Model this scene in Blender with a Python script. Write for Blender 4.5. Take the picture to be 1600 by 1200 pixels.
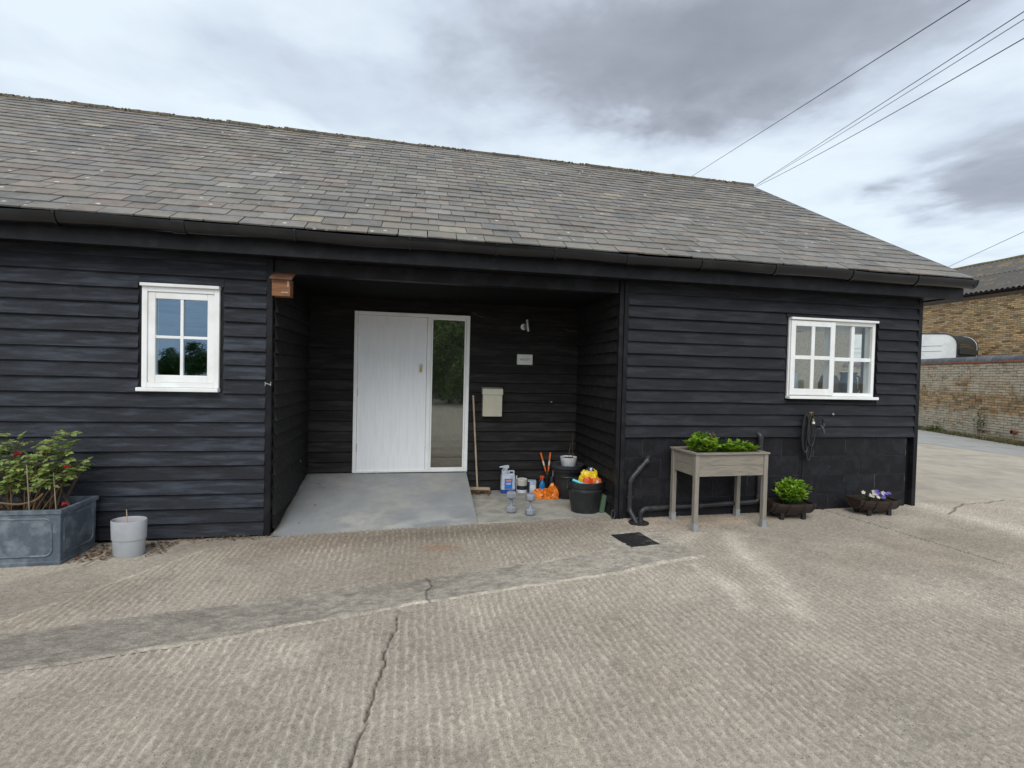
import bpy, bmesh, math, random
import numpy as np
from mathutils import Vector, Matrix, Euler, noise as mnoise

for o in list(bpy.data.objects): bpy.data.objects.remove(o)
SC = bpy.context.scene
COL = SC.collection
random.seed(7)
rng = np.random.default_rng(7)
R = math.radians

# ------------------------------------------------------------------ camera
cam_d = bpy.data.cameras.new('camera')
cam = bpy.data.objects.new('camera', cam_d); COL.objects.link(cam)
SC.camera = cam
cam_d.sensor_width = 36.0
cam_d.lens = 763.0/1600.0*36.0
cam_d.clip_start = 0.05; cam_d.clip_end = 3000
CAMR = np.array([[0.98210, 0.019642, 0.187335], [-0.186813, -0.025746, 0.982058], [0.024113, -0.999476, -0.021616]])
m = Matrix.Identity(4)
for i in range(3):
    m[i][0] = CAMR[i][0]; m[i][1] = -CAMR[i][1]; m[i][2] = -CAMR[i][2]
m[2][3] = 1.64
cam.matrix_world = m
def project(p):
    c = CAMR.T @ (np.array(p, float) - np.array([0, 0, 1.64]))
    if c[2] < 0.05: return None
    return 800+763*c[0]/c[2], 600+763*c[1]/c[2], c[2]
SC.render.resolution_x = 1024; SC.render.resolution_y = 768

# ------------------------------------------------------------------ sky and sun
SUN_EL, SUN_AZ = 46.0, 198.0        # azimuth clockwise from +Y: behind the viewer, a little to the left
w = bpy.data.worlds.new('World'); SC.world = w; w.use_nodes = True
nt = w.node_tree; nt.nodes.clear()
def N(nt, t, **k):
    n = nt.nodes.new(t)
    for a, b in k.items(): setattr(n, a, b)
    return n
def mth(nt, op, a, b=None, c=None, clamp=False):
    n = N(nt, 'ShaderNodeMath', operation=op); n.use_clamp = clamp
    for i, v in enumerate((a, b, c)):
        if v is None: continue
        if isinstance(v, (int, float)): n.inputs[i].default_value = v
        else: nt.links.new(v, n.inputs[i])
    return n.outputs[0]
def smooth(nt, v, lo, hi):
    n = N(nt, 'ShaderNodeMapRange', interpolation_type='SMOOTHSTEP')
    nt.links.new(v, n.inputs[0]); n.inputs[1].default_value = lo; n.inputs[2].default_value = hi
    return n.outputs[0]
tc = N(nt, 'ShaderNodeTexCoord')
sep = N(nt, 'ShaderNodeSeparateXYZ'); nt.links.new(tc.outputs['Generated'], sep.inputs[0])
zz = mth(nt, 'MAXIMUM', sep.outputs[2], 0.06)
px = mth(nt, 'DIVIDE', sep.outputs[0], zz); py = mth(nt, 'DIVIDE', sep.outputs[1], zz)
pv = N(nt, 'ShaderNodeCombineXYZ'); nt.links.new(px, pv.inputs[0]); nt.links.new(py, pv.inputs[1])
def wnoise(scale, detail, rough, dist=0.0, off=(0, 0, 0)):
    mp = N(nt, 'ShaderNodeMapping'); nt.links.new(pv.outputs[0], mp.inputs[0]); mp.inputs[1].default_value = off
    n = N(nt, 'ShaderNodeTexNoise'); n.inputs['Scale'].default_value = scale; n.inputs['Detail'].default_value = detail
    n.inputs['Roughness'].default_value = rough; n.inputs['Distortion'].default_value = dist
    nt.links.new(mp.outputs[0], n.inputs['Vector']); return n
n_big = wnoise(1.1, 7, 0.52, 0.15, (3.1, 0.7, 0))
n_mid = wnoise(2.6, 8, 0.55, 0.2, (8.2, 4.4, 0))
n_wrp = wnoise(1.6, 6, 0.55, 0.0, (1.3, 9.1, 2))
wx = mth(nt, 'MULTIPLY_ADD', mth(nt, 'SUBTRACT', n_wrp.outputs['Fac'], 0.5), 0.95, px)
sw = N(nt, 'ShaderNodeSeparateColor'); nt.links.new(n_mid.outputs['Color'], sw.inputs[0])
wy = mth(nt, 'MULTIPLY_ADD', mth(nt, 'SUBTRACT', sw.outputs[1], 0.5), 0.8, py)
def cloud(cx, cy, ang, ra, rb, lo=0.35, hi=1.15):
    c, s = math.cos(R(ang)), math.sin(R(ang))
    dx = mth(nt, 'SUBTRACT', wx, cx); dy = mth(nt, 'SUBTRACT', wy, cy)
    a = mth(nt, 'DIVIDE', mth(nt, 'ADD', mth(nt, 'MULTIPLY', dx, c), mth(nt, 'MULTIPLY', dy, s)), ra)
    b = mth(nt, 'DIVIDE', mth(nt, 'SUBTRACT', mth(nt, 'MULTIPLY', dy, c), mth(nt, 'MULTIPLY', dx, s)), rb)
    d = mth(nt, 'SQRT', mth(nt, 'ADD', mth(nt, 'MULTIPLY', a, a), mth(nt, 'MULTIPLY', b, b)))
    return mth(nt, 'SUBTRACT', 1.0, smooth(nt, d, lo, hi))
k1 = cloud(0.84, 1.34, -16, 0.92, 0.66, 0.30, 1.2)   # the big dark cloud over the ridge
k2 = cloud(2.75, 1.95, 32, 1.0, 0.42)                 # the grey bank low on the right
k3 = cloud(-0.30, 1.85, 10, 0.75, 0.40)               # the faint grey bank over the left of the roof
base = smooth(nt, n_big.outputs['Fac'], 0.42, 0.68)
fine = mth(nt, 'SUBTRACT', n_mid.outputs['Fac'], 0.5)
dark = mth(nt, 'MULTIPLY', base, 0.19)
dark = mth(nt, 'ADD', dark, mth(nt, 'MULTIPLY', k1, 0.84))
dark = mth(nt, 'ADD', dark, mth(nt, 'MULTIPLY', k2, 0.56))
dark = mth(nt, 'ADD', dark, mth(nt, 'MULTIPLY', k3, 0.24))
dark = mth(nt, 'MULTIPLY_ADD', fine, 0.46, dark, clamp=True)
cr = N(nt, 'ShaderNodeValToRGB'); nt.links.new(dark, cr.inputs[0])
cr.color_ramp.elements[0].color = (0.645, 0.73, 0.80, 1); cr.color_ramp.elements[1].color = (0.215, 0.235, 0.275, 1)
e = cr.color_ramp.elements.new(0.30); e.color = (0.51, 0.58, 0.67, 1)
e = cr.color_ramp.elements.new(0.62); e.color = (0.325, 0.355, 0.415, 1)
sky = N(nt, 'ShaderNodeTexSky', sky_type='NISHITA'); sky.sun_disc = False
sky.sun_elevation = R(SUN_EL); sky.sun_rotation = R(SUN_AZ)
sk = N(nt, 'ShaderNodeVectorMath', operation='SCALE'); nt.links.new(sky.outputs[0], sk.inputs[0]); sk.inputs['Scale'].default_value = 1.0
bg1 = N(nt, 'ShaderNodeBackground'); nt.links.new(sk.outputs[0], bg1.inputs[0]); bg1.inputs[1].default_value = 0.08
bg2 = N(nt, 'ShaderNodeBackground'); nt.links.new(cr.outputs[0], bg2.inputs[0]); bg2.inputs[1].default_value = 1.0
mx = N(nt, 'ShaderNodeMixShader'); mx.inputs[0].default_value = 0.92
nt.links.new(bg1.outputs[0], mx.inputs[1]); nt.links.new(bg2.outputs[0], mx.inputs[2])
wo = N(nt, 'ShaderNodeOutputWorld'); nt.links.new(mx.outputs[0], wo.inputs[0])

sl = bpy.data.lights.new('sun', 'SUN'); sl.energy = 1.5; sl.angle = R(42); sl.color = (1, 0.96, 0.9)
sun = bpy.data.objects.new('sun', sl); COL.objects.link(sun)
az = R(SUN_AZ); el = R(SUN_EL)
sd = Vector((math.sin(az)*math.cos(el), math.cos(az)*math.cos(el), math.sin(el)))
sun.rotation_euler = sd.to_track_quat('Z', 'Y').to_euler(); sun.location = sd*30
SC.view_settings.view_transform = 'Standard'; SC.view_settings.look = 'None'
SC.view_settings.exposure = 0.42; SC.view_settings.gamma = 1.0

# ------------------------------------------------------------------ materials
def material(name, col, rough=0.6, var=0.15, vscale=6.0, bump=0.0, bscale=40.0, spec=0.5, col2=None, stretch=(1, 1, 1),
             metal=0.0, isl=0.0, trans=0.0, attr=None, rvar=0.0, speck=None, thresh=(0.45, 0.65), objrand=0.0, bdist=0.01):
    M = bpy.data.materials.new(name); M.use_nodes = True; t = M.node_tree; t.nodes.clear()
    L = t.links.new
    out = N(t, 'ShaderNodeOutputMaterial'); b = N(t, 'ShaderNodeBsdfPrincipled'); L(b.outputs[0], out.inputs[0])
    tcn = N(t, 'ShaderNodeTexCoord'); oi = N(t, 'ShaderNodeObjectInfo')
    off = N(t, 'ShaderNodeVectorMath', operation='SCALE'); off.inputs[0].default_value = (37.0, 53.0, 71.0); L(oi.outputs['Random'], off.inputs['Scale'])
    add = N(t, 'ShaderNodeVectorMath', operation='ADD'); L(tcn.outputs['Object'], add.inputs[0]); L(off.outputs[0], add.inputs[1])
    mp = N(t, 'ShaderNodeMapping'); L(add.outputs[0], mp.inputs[0]); mp.inputs['Scale'].default_value = stretch
    vec = mp.outputs[0]
    def noi(s, d=3, r=0.6):
        n = N(t, 'ShaderNodeTexNoise'); n.inputs['Scale'].default_value = s; n.inputs['Detail'].default_value = d; n.inputs['Roughness'].default_value = r
        L(vec, n.inputs['Vector']); return n.outputs['Fac']
    n1 = noi(vscale)
    rgb = N(t, 'ShaderNodeMix', data_type='RGBA'); rgb.inputs[6].default_value = (*col, 1)
    c2 = col2 if col2 else tuple(c*0.86 for c in col)
    rgb.inputs[7].default_value = (*c2, 1); L(smooth(t, n1, *thresh), rgb.inputs[0])
    cur = rgb.outputs[2]
    # brightness variation
    val = mth(t, 'MULTIPLY_ADD', mth(t, 'SUBTRACT', noi(vscale*3.7), 0.5), var*2, 1.0)
    if isl or objrand:
        g = N(t, 'ShaderNodeNewGeometry')
        rnd = mth(t, 'FRACT', mth(t, 'MULTIPLY_ADD', oi.outputs['Random'], 7.31, g.outputs['Random Per Island']))
        val = mth(t, 'MULTIPLY', val, mth(t, 'MULTIPLY_ADD', mth(t, 'SUBTRACT', rnd, 0.5), 2*max(isl, objrand), 1.0))
    if isl and trans:
        r2 = mth(t, 'FRACT', mth(t, 'MULTIPLY', rnd, 17.3))
        ym = N(t, 'ShaderNodeMix', data_type='RGBA'); L(mth(t, 'MULTIPLY', smooth(t, r2, 0.75, 1.0), 0.45), ym.inputs[0]); L(cur, ym.inputs[6]); ym.inputs[7].default_value = (min(col[0]*1.9, 0.6), col[1]*1.05, col[2]*0.9, 1); cur = ym.outputs[2]
    hs = N(t, 'ShaderNodeVectorMath', operation='SCALE'); L(cur, hs.inputs[0]); L(val, hs.inputs['Scale'])
    cur = hs.outputs[0]
    if speck:      # (scale, radius, colour, amount)
        v = N(t, 'ShaderNodeTexVoronoi'); v.inputs['Scale'].default_value = speck[0]; L(add.outputs[0], v.inputs['Vector'])
        sc_ = N(t, 'ShaderNodeSeparateColor'); L(v.outputs['Color'], sc_.inputs[0])
        nn = N(t, 'ShaderNodeTexNoise'); nn.inputs['Scale'].default_value = speck[0]*4; L(add.outputs[0], nn.inputs['Vector'])
        dd = mth(t, 'ADD', v.outputs['Distance'], mth(t, 'MULTIPLY', mth(t, 'SUBTRACT', nn.outputs['Fac'], 0.5), 0.35))
        msk = mth(t, 'MULTIPLY', mth(t, 'LESS_THAN', dd, speck[1]), mth(t, 'LESS_THAN', sc_.outputs[0], speck[3]))
        mm = N(t, 'ShaderNodeMix', data_type='RGBA'); L(msk, mm.inputs[0]); L(cur, mm.inputs[6]); mm.inputs[7].default_value = (*speck[2], 1)
        cur = mm.outputs[2]
    if attr:
        at = N(t, 'ShaderNodeAttribute', attribute_name=attr)
        mu = N(t, 'ShaderNodeMix', data_type='RGBA', blend_type='MULTIPLY'); mu.inputs[0].default_value = 1.0
        L(cur, mu.inputs[6]); L(at.outputs['Color'], mu.inputs[7]); cur = mu.outputs[2]
    L(cur, b.inputs['Base Color'])
    b.inputs['Metallic'].default_value = metal
    b.inputs['Specular IOR Level'].default_value = spec
    if rvar:
        L(mth(t, 'MULTIPLY_ADD', mth(t, 'SUBTRACT', noi(vscale*2.1), 0.5), rvar*2, rough, clamp=True), b.inputs['Roughness'])
    else: b.inputs['Roughness'].default_value = rough
    if bump:
        bn = N(t, 'ShaderNodeBump'); bn.inputs['Strength'].default_value = bump; bn.inputs['Distance'].default_value = bdist
        L(noi(bscale, 4, 0.65), bn.inputs['Height']); L(bn.outputs[0], b.inputs['Normal'])
    if trans:
        tr = N(t, 'ShaderNodeBsdfTranslucent'); L(cur, tr.inputs[0])
        ms = N(t, 'ShaderNodeMixShader'); ms.inputs[0].default_value = trans
        L(b.outputs[0], ms.inputs[1]); L(tr.outputs[0], ms.inputs[2]); L(ms.outputs[0], out.inputs[0])
    M.diffuse_color = (*col, 1)
    return M

MT = {}
MT['board'] = material('black stained boards', (0.0135, 0.0140, 0.0178), 0.48, 0.40, 1.8, 0.6, 34, 0.24, (0.025, 0.0265, 0.033), (1.3, 9, 9), rvar=0.14, isl=0.22,
                       speck=(3.2, 0.035, (0.30, 0.30, 0.30), 0.13))
MT['board_worn_sky'] = material('weathered sky-tinted black boards', (0.0145, 0.0165, 0.0225), 0.46, 0.42, 2.4, 0.7, 34, 0.30, (0.040, 0.047, 0.063), (1.1, 9, 9), rvar=0.16, isl=0.25,  # worn patches, plus the bluish reflection of the sky put into the colour
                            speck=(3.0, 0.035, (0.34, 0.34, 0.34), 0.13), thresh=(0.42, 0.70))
MT['board_in'] = material('sheltered black boards', (0.019, 0.0175, 0.0175), 0.62, 0.4, 1.8, 0.5, 30, 0.14, (0.032, 0.030, 0.030), (1.2, 8, 8), rvar=0.1, isl=0.2,
                          speck=(3.4, 0.03, (0.25, 0.25, 0.24), 0.08))
MT['blackpaint'] = material('black paint', (0.009, 0.009, 0.011), 0.5, 0.3, 5, 0.25, 60, 0.18, (0.017, 0.017, 0.020))
MT['block'] = material('black painted blockwork', (0.011, 0.011, 0.0135), 0.55, 0.4, 7, 0.9, 90, 0.20, (0.019, 0.019, 0.024), isl=0.15,
                       speck=(7, 0.06, (0.13, 0.13, 0.14), 0.10))
MT['mortar_black'] = material('black painted joints', (0.018, 0.018, 0.022), 0.6, 0.4, 6, 0.8, 70, 0.4, (0.060, 0.063, 0.072), thresh=(0.54, 0.68))
MT['dark'] = material('dark void', (0.008, 0.008, 0.009), 0.9, 0.1, 3, spec=0.1)
MT['gutter'] = material('black plastic gutter', (0.005, 0.0055, 0.0075), 0.20, 0.25, 3, 0.05, 20, 0.45, (0.010, 0.011, 0.013), rvar=0.1)
MT['pipe'] = material('black plastic pipe', (0.019, 0.019, 0.022), 0.42, 0.3, 6, 0.05, 30, 0.5, (0.035, 0.035, 0.038), rvar=0.1)
MT['white'] = material('white paint', (0.84, 0.85, 0.85), 0.42, 0.03, 3, 0.06, 60, 0.5, (0.77, 0.77, 0.75))
MT['door'] = material('white woodgrain door', (0.83, 0.845, 0.87), 0.48, 0.02, 4, 0.12, 26, 0.45, (0.79, 0.80, 0.825), (9, 9, 0.7))
MT['ramp'] = material('grey painted ramp', (0.262, 0.27, 0.277), 0.55, 0.16, 1.6, 0.3, 150, 0.4, (0.355, 0.345, 0.315), thresh=(0.42, 0.78), attr='tone')
MT['slab'] = material('pale concrete slab', (0.42, 0.40, 0.345), 0.85, 0.22, 3.2, 0.5, 90, 0.3, (0.27, 0.262, 0.24), thresh=(0.36, 0.62))
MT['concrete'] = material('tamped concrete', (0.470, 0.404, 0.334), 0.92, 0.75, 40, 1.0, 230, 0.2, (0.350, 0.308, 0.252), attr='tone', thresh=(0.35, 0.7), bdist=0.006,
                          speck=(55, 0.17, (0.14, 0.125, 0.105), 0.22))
MT['strip'] = material('trowelled grey concrete', (0.385, 0.340, 0.283), 0.9, 0.75, 26, 1.0, 120, 0.15, (0.275, 0.246, 0.21), (1, 1.6, 1), attr='tone', thresh=(0.36, 0.66),
                       speck=(40, 0.2, (0.40, 0.385, 0.36), 0.16))
MT['yard'] = material('far concrete yard', (0.43, 0.375, 0.305), 0.92, 0.22, 1.3, 0.6, 40, 0.25, (0.36, 0.32, 0.27))
MT['road'] = material('worn asphalt', (0.34, 0.333, 0.318), 0.9, 0.18, 2, 0.5, 60, 0.3, (0.29, 0.284, 0.27))
MT['iron'] = material('cast iron', (0.018, 0.018, 0.019), 0.55, 0.3, 12, 0.5, 80, 0.5, (0.035, 0.033, 0.031))
MT['lead'] = material('lead grey trough', (0.085, 0.108, 0.135), 0.47, 0.30, 7, 0.25, 45, 0.5, (0.175, 0.205, 0.235), thresh=(0.42, 0.68), rvar=0.12)
MT['potgrey'] = material('light grey plastic', (0.36, 0.375, 0.395), 0.5, 0.06, 6, 0.05, 60, 0.4, (0.33, 0.34, 0.36))
MT['red'] = material('red plastic lining', (0.42, 0.035, 0.030), 0.6, 0.2, 20, 0.3, 50)
MT['soil'] = material('potting soil', (0.030, 0.021, 0.014), 0.95, 0.5, 40, 1.0, 120, 0.2, (0.062, 0.044, 0.030))
MT['wood'] = material('bare orange wood', (0.235, 0.103, 0.046), 0.6, 0.25, 9, 0.3, 30, 0.35, (0.165, 0.07, 0.03), (1, 1, 7))
MT['woodroof'] = material('dark stained wood', (0.12, 0.058, 0.036), 0.65, 0.25, 9, 0.3, 30, 0.3, (0.08, 0.038, 0.025))
MT['greywood'] = material('grey stained softwood', (0.262, 0.232, 0.190), 0.62, 0.14, 5, 0.28, 22, 0.35, (0.205, 0.184, 0.155), (1.2, 1.2, 9), isl=0.05,
                          speck=(5, 0.12, (0.14, 0.115, 0.09), 0.10))
MT['greywood_v'] = material('grey stained leg', (0.262, 0.235, 0.195), 0.62, 0.14, 5, 0.28, 22, 0.35, (0.205, 0.187, 0.16), (9, 9, 1), isl=0.07)
MT['galv'] = material('galvanised foot', (0.30, 0.315, 0.32), 0.5, 0.15, 14, 0.1, 40, 0.5, (0.24, 0.25, 0.25))
MT['oldwood'] = material('weathered trellis wood', (0.13, 0.090, 0.066), 0.8, 0.3, 16, 0.4, 40, 0.3, (0.075, 0.052, 0.04))
MT['cane'] = material('bamboo cane', (0.29, 0.24, 0.18), 0.6, 0.2, 10)
MT['stem'] = material('brown stem', (0.17, 0.105, 0.05), 0.8, 0.3, 20)
MT['handle'] = material('pale wooden handle', (0.42, 0.33, 0.235), 0.55, 0.15, 8, 0.1, 30, 0.4, (0.33, 0.25, 0.17))
MT['cream'] = material('cream enamel', (0.50, 0.48, 0.38), 0.42, 0.05, 5, spec=0.5, col2=(0.47, 0.45, 0.355))
MT['signw'] = material('off white sign', (0.72, 0.72, 0.68), 0.5, 0.05, 8, spec=0.4, col2=(0.68, 0.68, 0.64))
MT['ink'] = material('black lettering', (0.03, 0.03, 0.032), 0.6, 0.05, 8)
MT['steel'] = material('brushed steel', (0.50, 0.50, 0.50), 0.33, 0.1, 20, metal=0.9)
MT['brass'] = material('tarnished brass', (0.42, 0.30, 0.12), 0.4, 0.2, 20, metal=0.9)
MT['plantblack'] = material('black plastic pot', (0.014, 0.0145, 0.016), 0.46, 0.3, 8, 0.08, 40, 0.5, (0.026, 0.027, 0.029), rvar=0.12)
MT['slateblue'] = material('dark slate plastic', (0.045, 0.05, 0.062), 0.45, 0.15, 8)
MT['dumbbell'] = material('grey neoprene', (0.25, 0.265, 0.305), 0.6, 0.08, 18, 0.08, 90, 0.35, (0.22, 0.235, 0.27))
MT['jugwhite'] = material('cloudy white plastic', (0.52, 0.56, 0.62), 0.4, 0.06, 10, spec=0.4, col2=(0.36, 0.40, 0.48))
MT['blue'] = material('blue liquid plastic', (0.018, 0.075, 0.30), 0.35, 0.1, 10)
MT['labelblue'] = material('bright blue label', (0.01, 0.20, 0.62), 0.45, 0.05, 10)
MT['labelred'] = material('red label', (0.60, 0.06, 0.05), 0.45, 0.05, 10)
MT['teal'] = material('dark teal enamel', (0.02, 0.065, 0.10), 0.35, 0.1, 10)
MT['paper'] = material('white label', (0.66, 0.67, 0.68), 0.5, 0.05, 20)
MT['palebox'] = material('pale blue carton', (0.34, 0.42, 0.56), 0.55, 0.1, 14, col2=(0.5, 0.54, 0.6))
MT['navy'] = material('navy plastic', (0.014, 0.022, 0.05), 0.45, 0.1, 10)
MT['sprayblue'] = material('blue spray bottle', (0.015, 0.19, 0.48), 0.3, 0.08, 10)
MT['orange'] = material('orange plastic', (0.70, 0.16, 0.02), 0.35, 0.1, 10)
MT['orangebag'] = material('orange plastic bag', (0.72, 0.20, 0.014), 0.33, 0.25, 14, 0.2, 40, 0.5, (0.52, 0.11, 0.008))
MT['redorange'] = material('red orange plastic', (0.66, 0.075, 0.02), 0.35, 0.1, 10)
MT['yellow'] = material('yellow plastic wrap', (0.78, 0.56, 0.02), 0.33, 0.12, 14, 0.15, 40, 0.5, (0.66, 0.40, 0.015))
MT['cyan'] = material('turquoise plastic', (0.11, 0.52, 0.62), 0.4, 0.08, 10)
MT['greenblock'] = material('sage green board', (0.085, 0.150, 0.092), 0.7, 0.12, 10, 0.15, 60)
MT['hose'] = material('black hose', (0.014, 0.014, 0.016), 0.42, 0.15, 10)
MT['barrel'] = material('dark wooden barrel', (0.034, 0.020, 0.015), 0.55, 0.35, 12, 0.4, 40, 0.4, (0.024, 0.016, 0.013), (1, 5, 5), isl=0.25)
MT['rim'] = material('black iron band', (0.012, 0.012, 0.013), 0.5, 0.2, 12)
MT['leaf'] = material('bright green leaf', (0.21, 0.37, 0.028), 0.45, 0.2, 20, spec=0.35, col2=(0.14, 0.28, 0.02), isl=0.4, trans=0.28)
MT['leaf_rose'] = material('rose leaf', (0.19, 0.265, 0.07), 0.42, 0.2, 20, spec=0.4, col2=(0.26, 0.31, 0.105), isl=0.42, trans=0.22)
MT['leaf_thyme'] = material('olive herb leaf', (0.16, 0.18, 0.06), 0.55, 0.2, 20, col2=(0.22, 0.22, 0.10), isl=0.4, trans=0.2)
MT['leaf_dark'] = material('dark herb leaf', (0.025, 0.075, 0.022), 0.5, 0.2, 20, isl=0.4, trans=0.2)
MT['leaf_tree'] = material('tree leaf', (0.07, 0.14, 0.022), 0.5, 0.2, 3, spec=0.35, col2=(0.10, 0.19, 0.03), isl=0.5, trans=0.25)
MT['grass'] = material('dry verge grass', (0.19, 0.175, 0.06), 0.7, 0.2, 3, col2=(0.09, 0.12, 0.03), isl=0.5, trans=0.2)
MT['petal'] = material('crimson petal', (0.42, 0.025, 0.035), 0.5, 0.2, 20, isl=0.35, trans=0.15)
MT['petal_w'] = material('pale petal', (0.62, 0.54, 0.49), 0.55, 0.1, 20, isl=0.2, trans=0.2)
MT['petal_v'] = material('violet petal', (0.17, 0.13, 0.52), 0.55, 0.15, 20, isl=0.3, trans=0.2)
MT['deadleaf'] = material('dead leaves', (0.16, 0.085, 0.040), 0.8, 0.2, 20, col2=(0.09, 0.055, 0.032), isl=0.6)
MT['bark'] = material('bark', (0.07, 0.05, 0.035), 0.9, 0.3, 12, 0.8, 30)
MT['moss'] = material('ridge moss', (0.12, 0.105, 0.06), 0.95, 0.4, 30, 0.6, 90, 0.1, (0.22, 0.12, 0.05), isl=0.55, thresh=(0.55, 0.7))
MT['ridge'] = material('mossy clay ridge', (0.12, 0.095, 0.078), 0.9, 0.35, 9, 0.8, 60, 0.2, (0.075, 0.078, 0.045), isl=0.25,
                       speck=(16, 0.25, (0.26, 0.22, 0.13), 0.28))
MT['plaster'] = material('cream plaster', (0.74, 0.70, 0.61), 0.85, 0.05, 3)
MT['carpet'] = material('brown floor', (0.20, 0.15, 0.11), 0.9, 0.15, 20)
MT['whiteplastic'] = material('white radiator enamel', (0.72, 0.71, 0.68), 0.35, 0.03, 5)
MT['mortar'] = material('lime mortar', (0.33, 0.29, 0.225), 0.95, 0.25, 9, 0.8, 60, 0.1, (0.24, 0.20, 0.155))
MT['trailerwhite'] = material('white painted metal', (0.84, 0.85, 0.84), 0.6, 0.03, 2)
MT['trailerblack'] = material('charcoal metal', (0.030, 0.033, 0.038), 0.5, 0.2, 3)
MT['asbestos'] = material('weathered cement sheet', (0.115, 0.11, 0.105), 0.95, 0.3, 2.5, 0.5, 20, 0.1, (0.19, 0.15, 0.095), thresh=(0.5, 0.68), isl=0.1)
MT['coping'] = material('dark coping', (0.085, 0.09, 0.105), 0.75, 0.25, 5, 0.4, 30, 0.3, (0.13, 0.13, 0.14), isl=0.15)
MT['redtile'] = material('red tile course', (0.27, 0.10, 0.065), 0.85, 0.25, 8, 0.4, 40, 0.2, isl=0.2)
MT['cable'] = material('black cable', (0.03, 0.03, 0.033), 0.6, 0.1, 3)
MT['rubber'] = material('tyre rubber', (0.02, 0.02, 0.02), 0.8, 0.1, 8)

# slates: grey with warm, pale and bluish individuals, lichen spots
def slate_material():
    M = material('roof slate', (0.182, 0.166, 0.148), 0.62, 0.20, 8, 0.55, 45, 0.4, (0.140, 0.130, 0.120), rvar=0.12, isl=0.2,
                 speck=(7.5, 0.14, (0.52, 0.50, 0.45), 0.24))
    t = M.node_tree; L = t.links.new
    b = next(n for n in t.nodes if n.type == 'BSDF_PRINCIPLED')
    src = b.inputs['Base Color'].links[0].from_socket
    oi = N(t, 'ShaderNodeObjectInfo'); g = N(t, 'ShaderNodeNewGeometry')
    rnd = mth(t, 'FRACT', mth(t, 'MULTIPLY_ADD', oi.outputs['Random'], 13.77, mth(t, 'MULTIPLY', g.outputs['Random Per Island'], 3.3)))
    r = N(t, 'ShaderNodeValToRGB'); L(rnd, r.inputs[0]); r.color_ramp.interpolation = 'CONSTANT'
    r.color_ramp.elements[0].color = (1, 1, 1, 1); r.color_ramp.elements[1].position = 0.985; r.color_ramp.elements[1].color = (1.45, 1.38, 1.2, 1)
    for p, c in ((0.30, (1.06, 1.02, 0.97, 1)), (0.5, (0.95, 0.98, 1.03, 1)), (0.66, (1.10, 1.0, 0.95, 1)), (0.80, (0.84, 0.86, 0.88, 1)), (0.93, (1.25, 1.26, 1.28, 1))):
        e = r.color_ramp.elements.new(p); e.color = c
    mu = N(t, 'ShaderNodeMix', data_type='RGBA', blend_type='MULTIPLY'); mu.inputs[0].default_value = 1
    L(src, mu.inputs[6]); L(r.outputs[0], mu.inputs[7])
    # broad lichen bloom over the roof in world space
    n = N(t, 'ShaderNodeTexNoise'); n.inputs['Scale'].default_value = 0.9; n.inputs['Detail'].default_value = 6; L(g.outputs['Position'], n.inputs['Vector'])
    m2 = N(t, 'ShaderNodeMix', data_type='RGBA'); L(mth(t, 'MULTIPLY', smooth(t, n.outputs['Fac'], 0.48, 0.72), 0.55), m2.inputs[0])
    L(mu.outputs[2], m2.inputs[6]); m2.inputs[7].default_value = (0.20, 0.188, 0.155, 1)
    L(m2.outputs[2], b.inputs['Base Color'])
    return M
MT['slate'] = slate_material()

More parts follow.
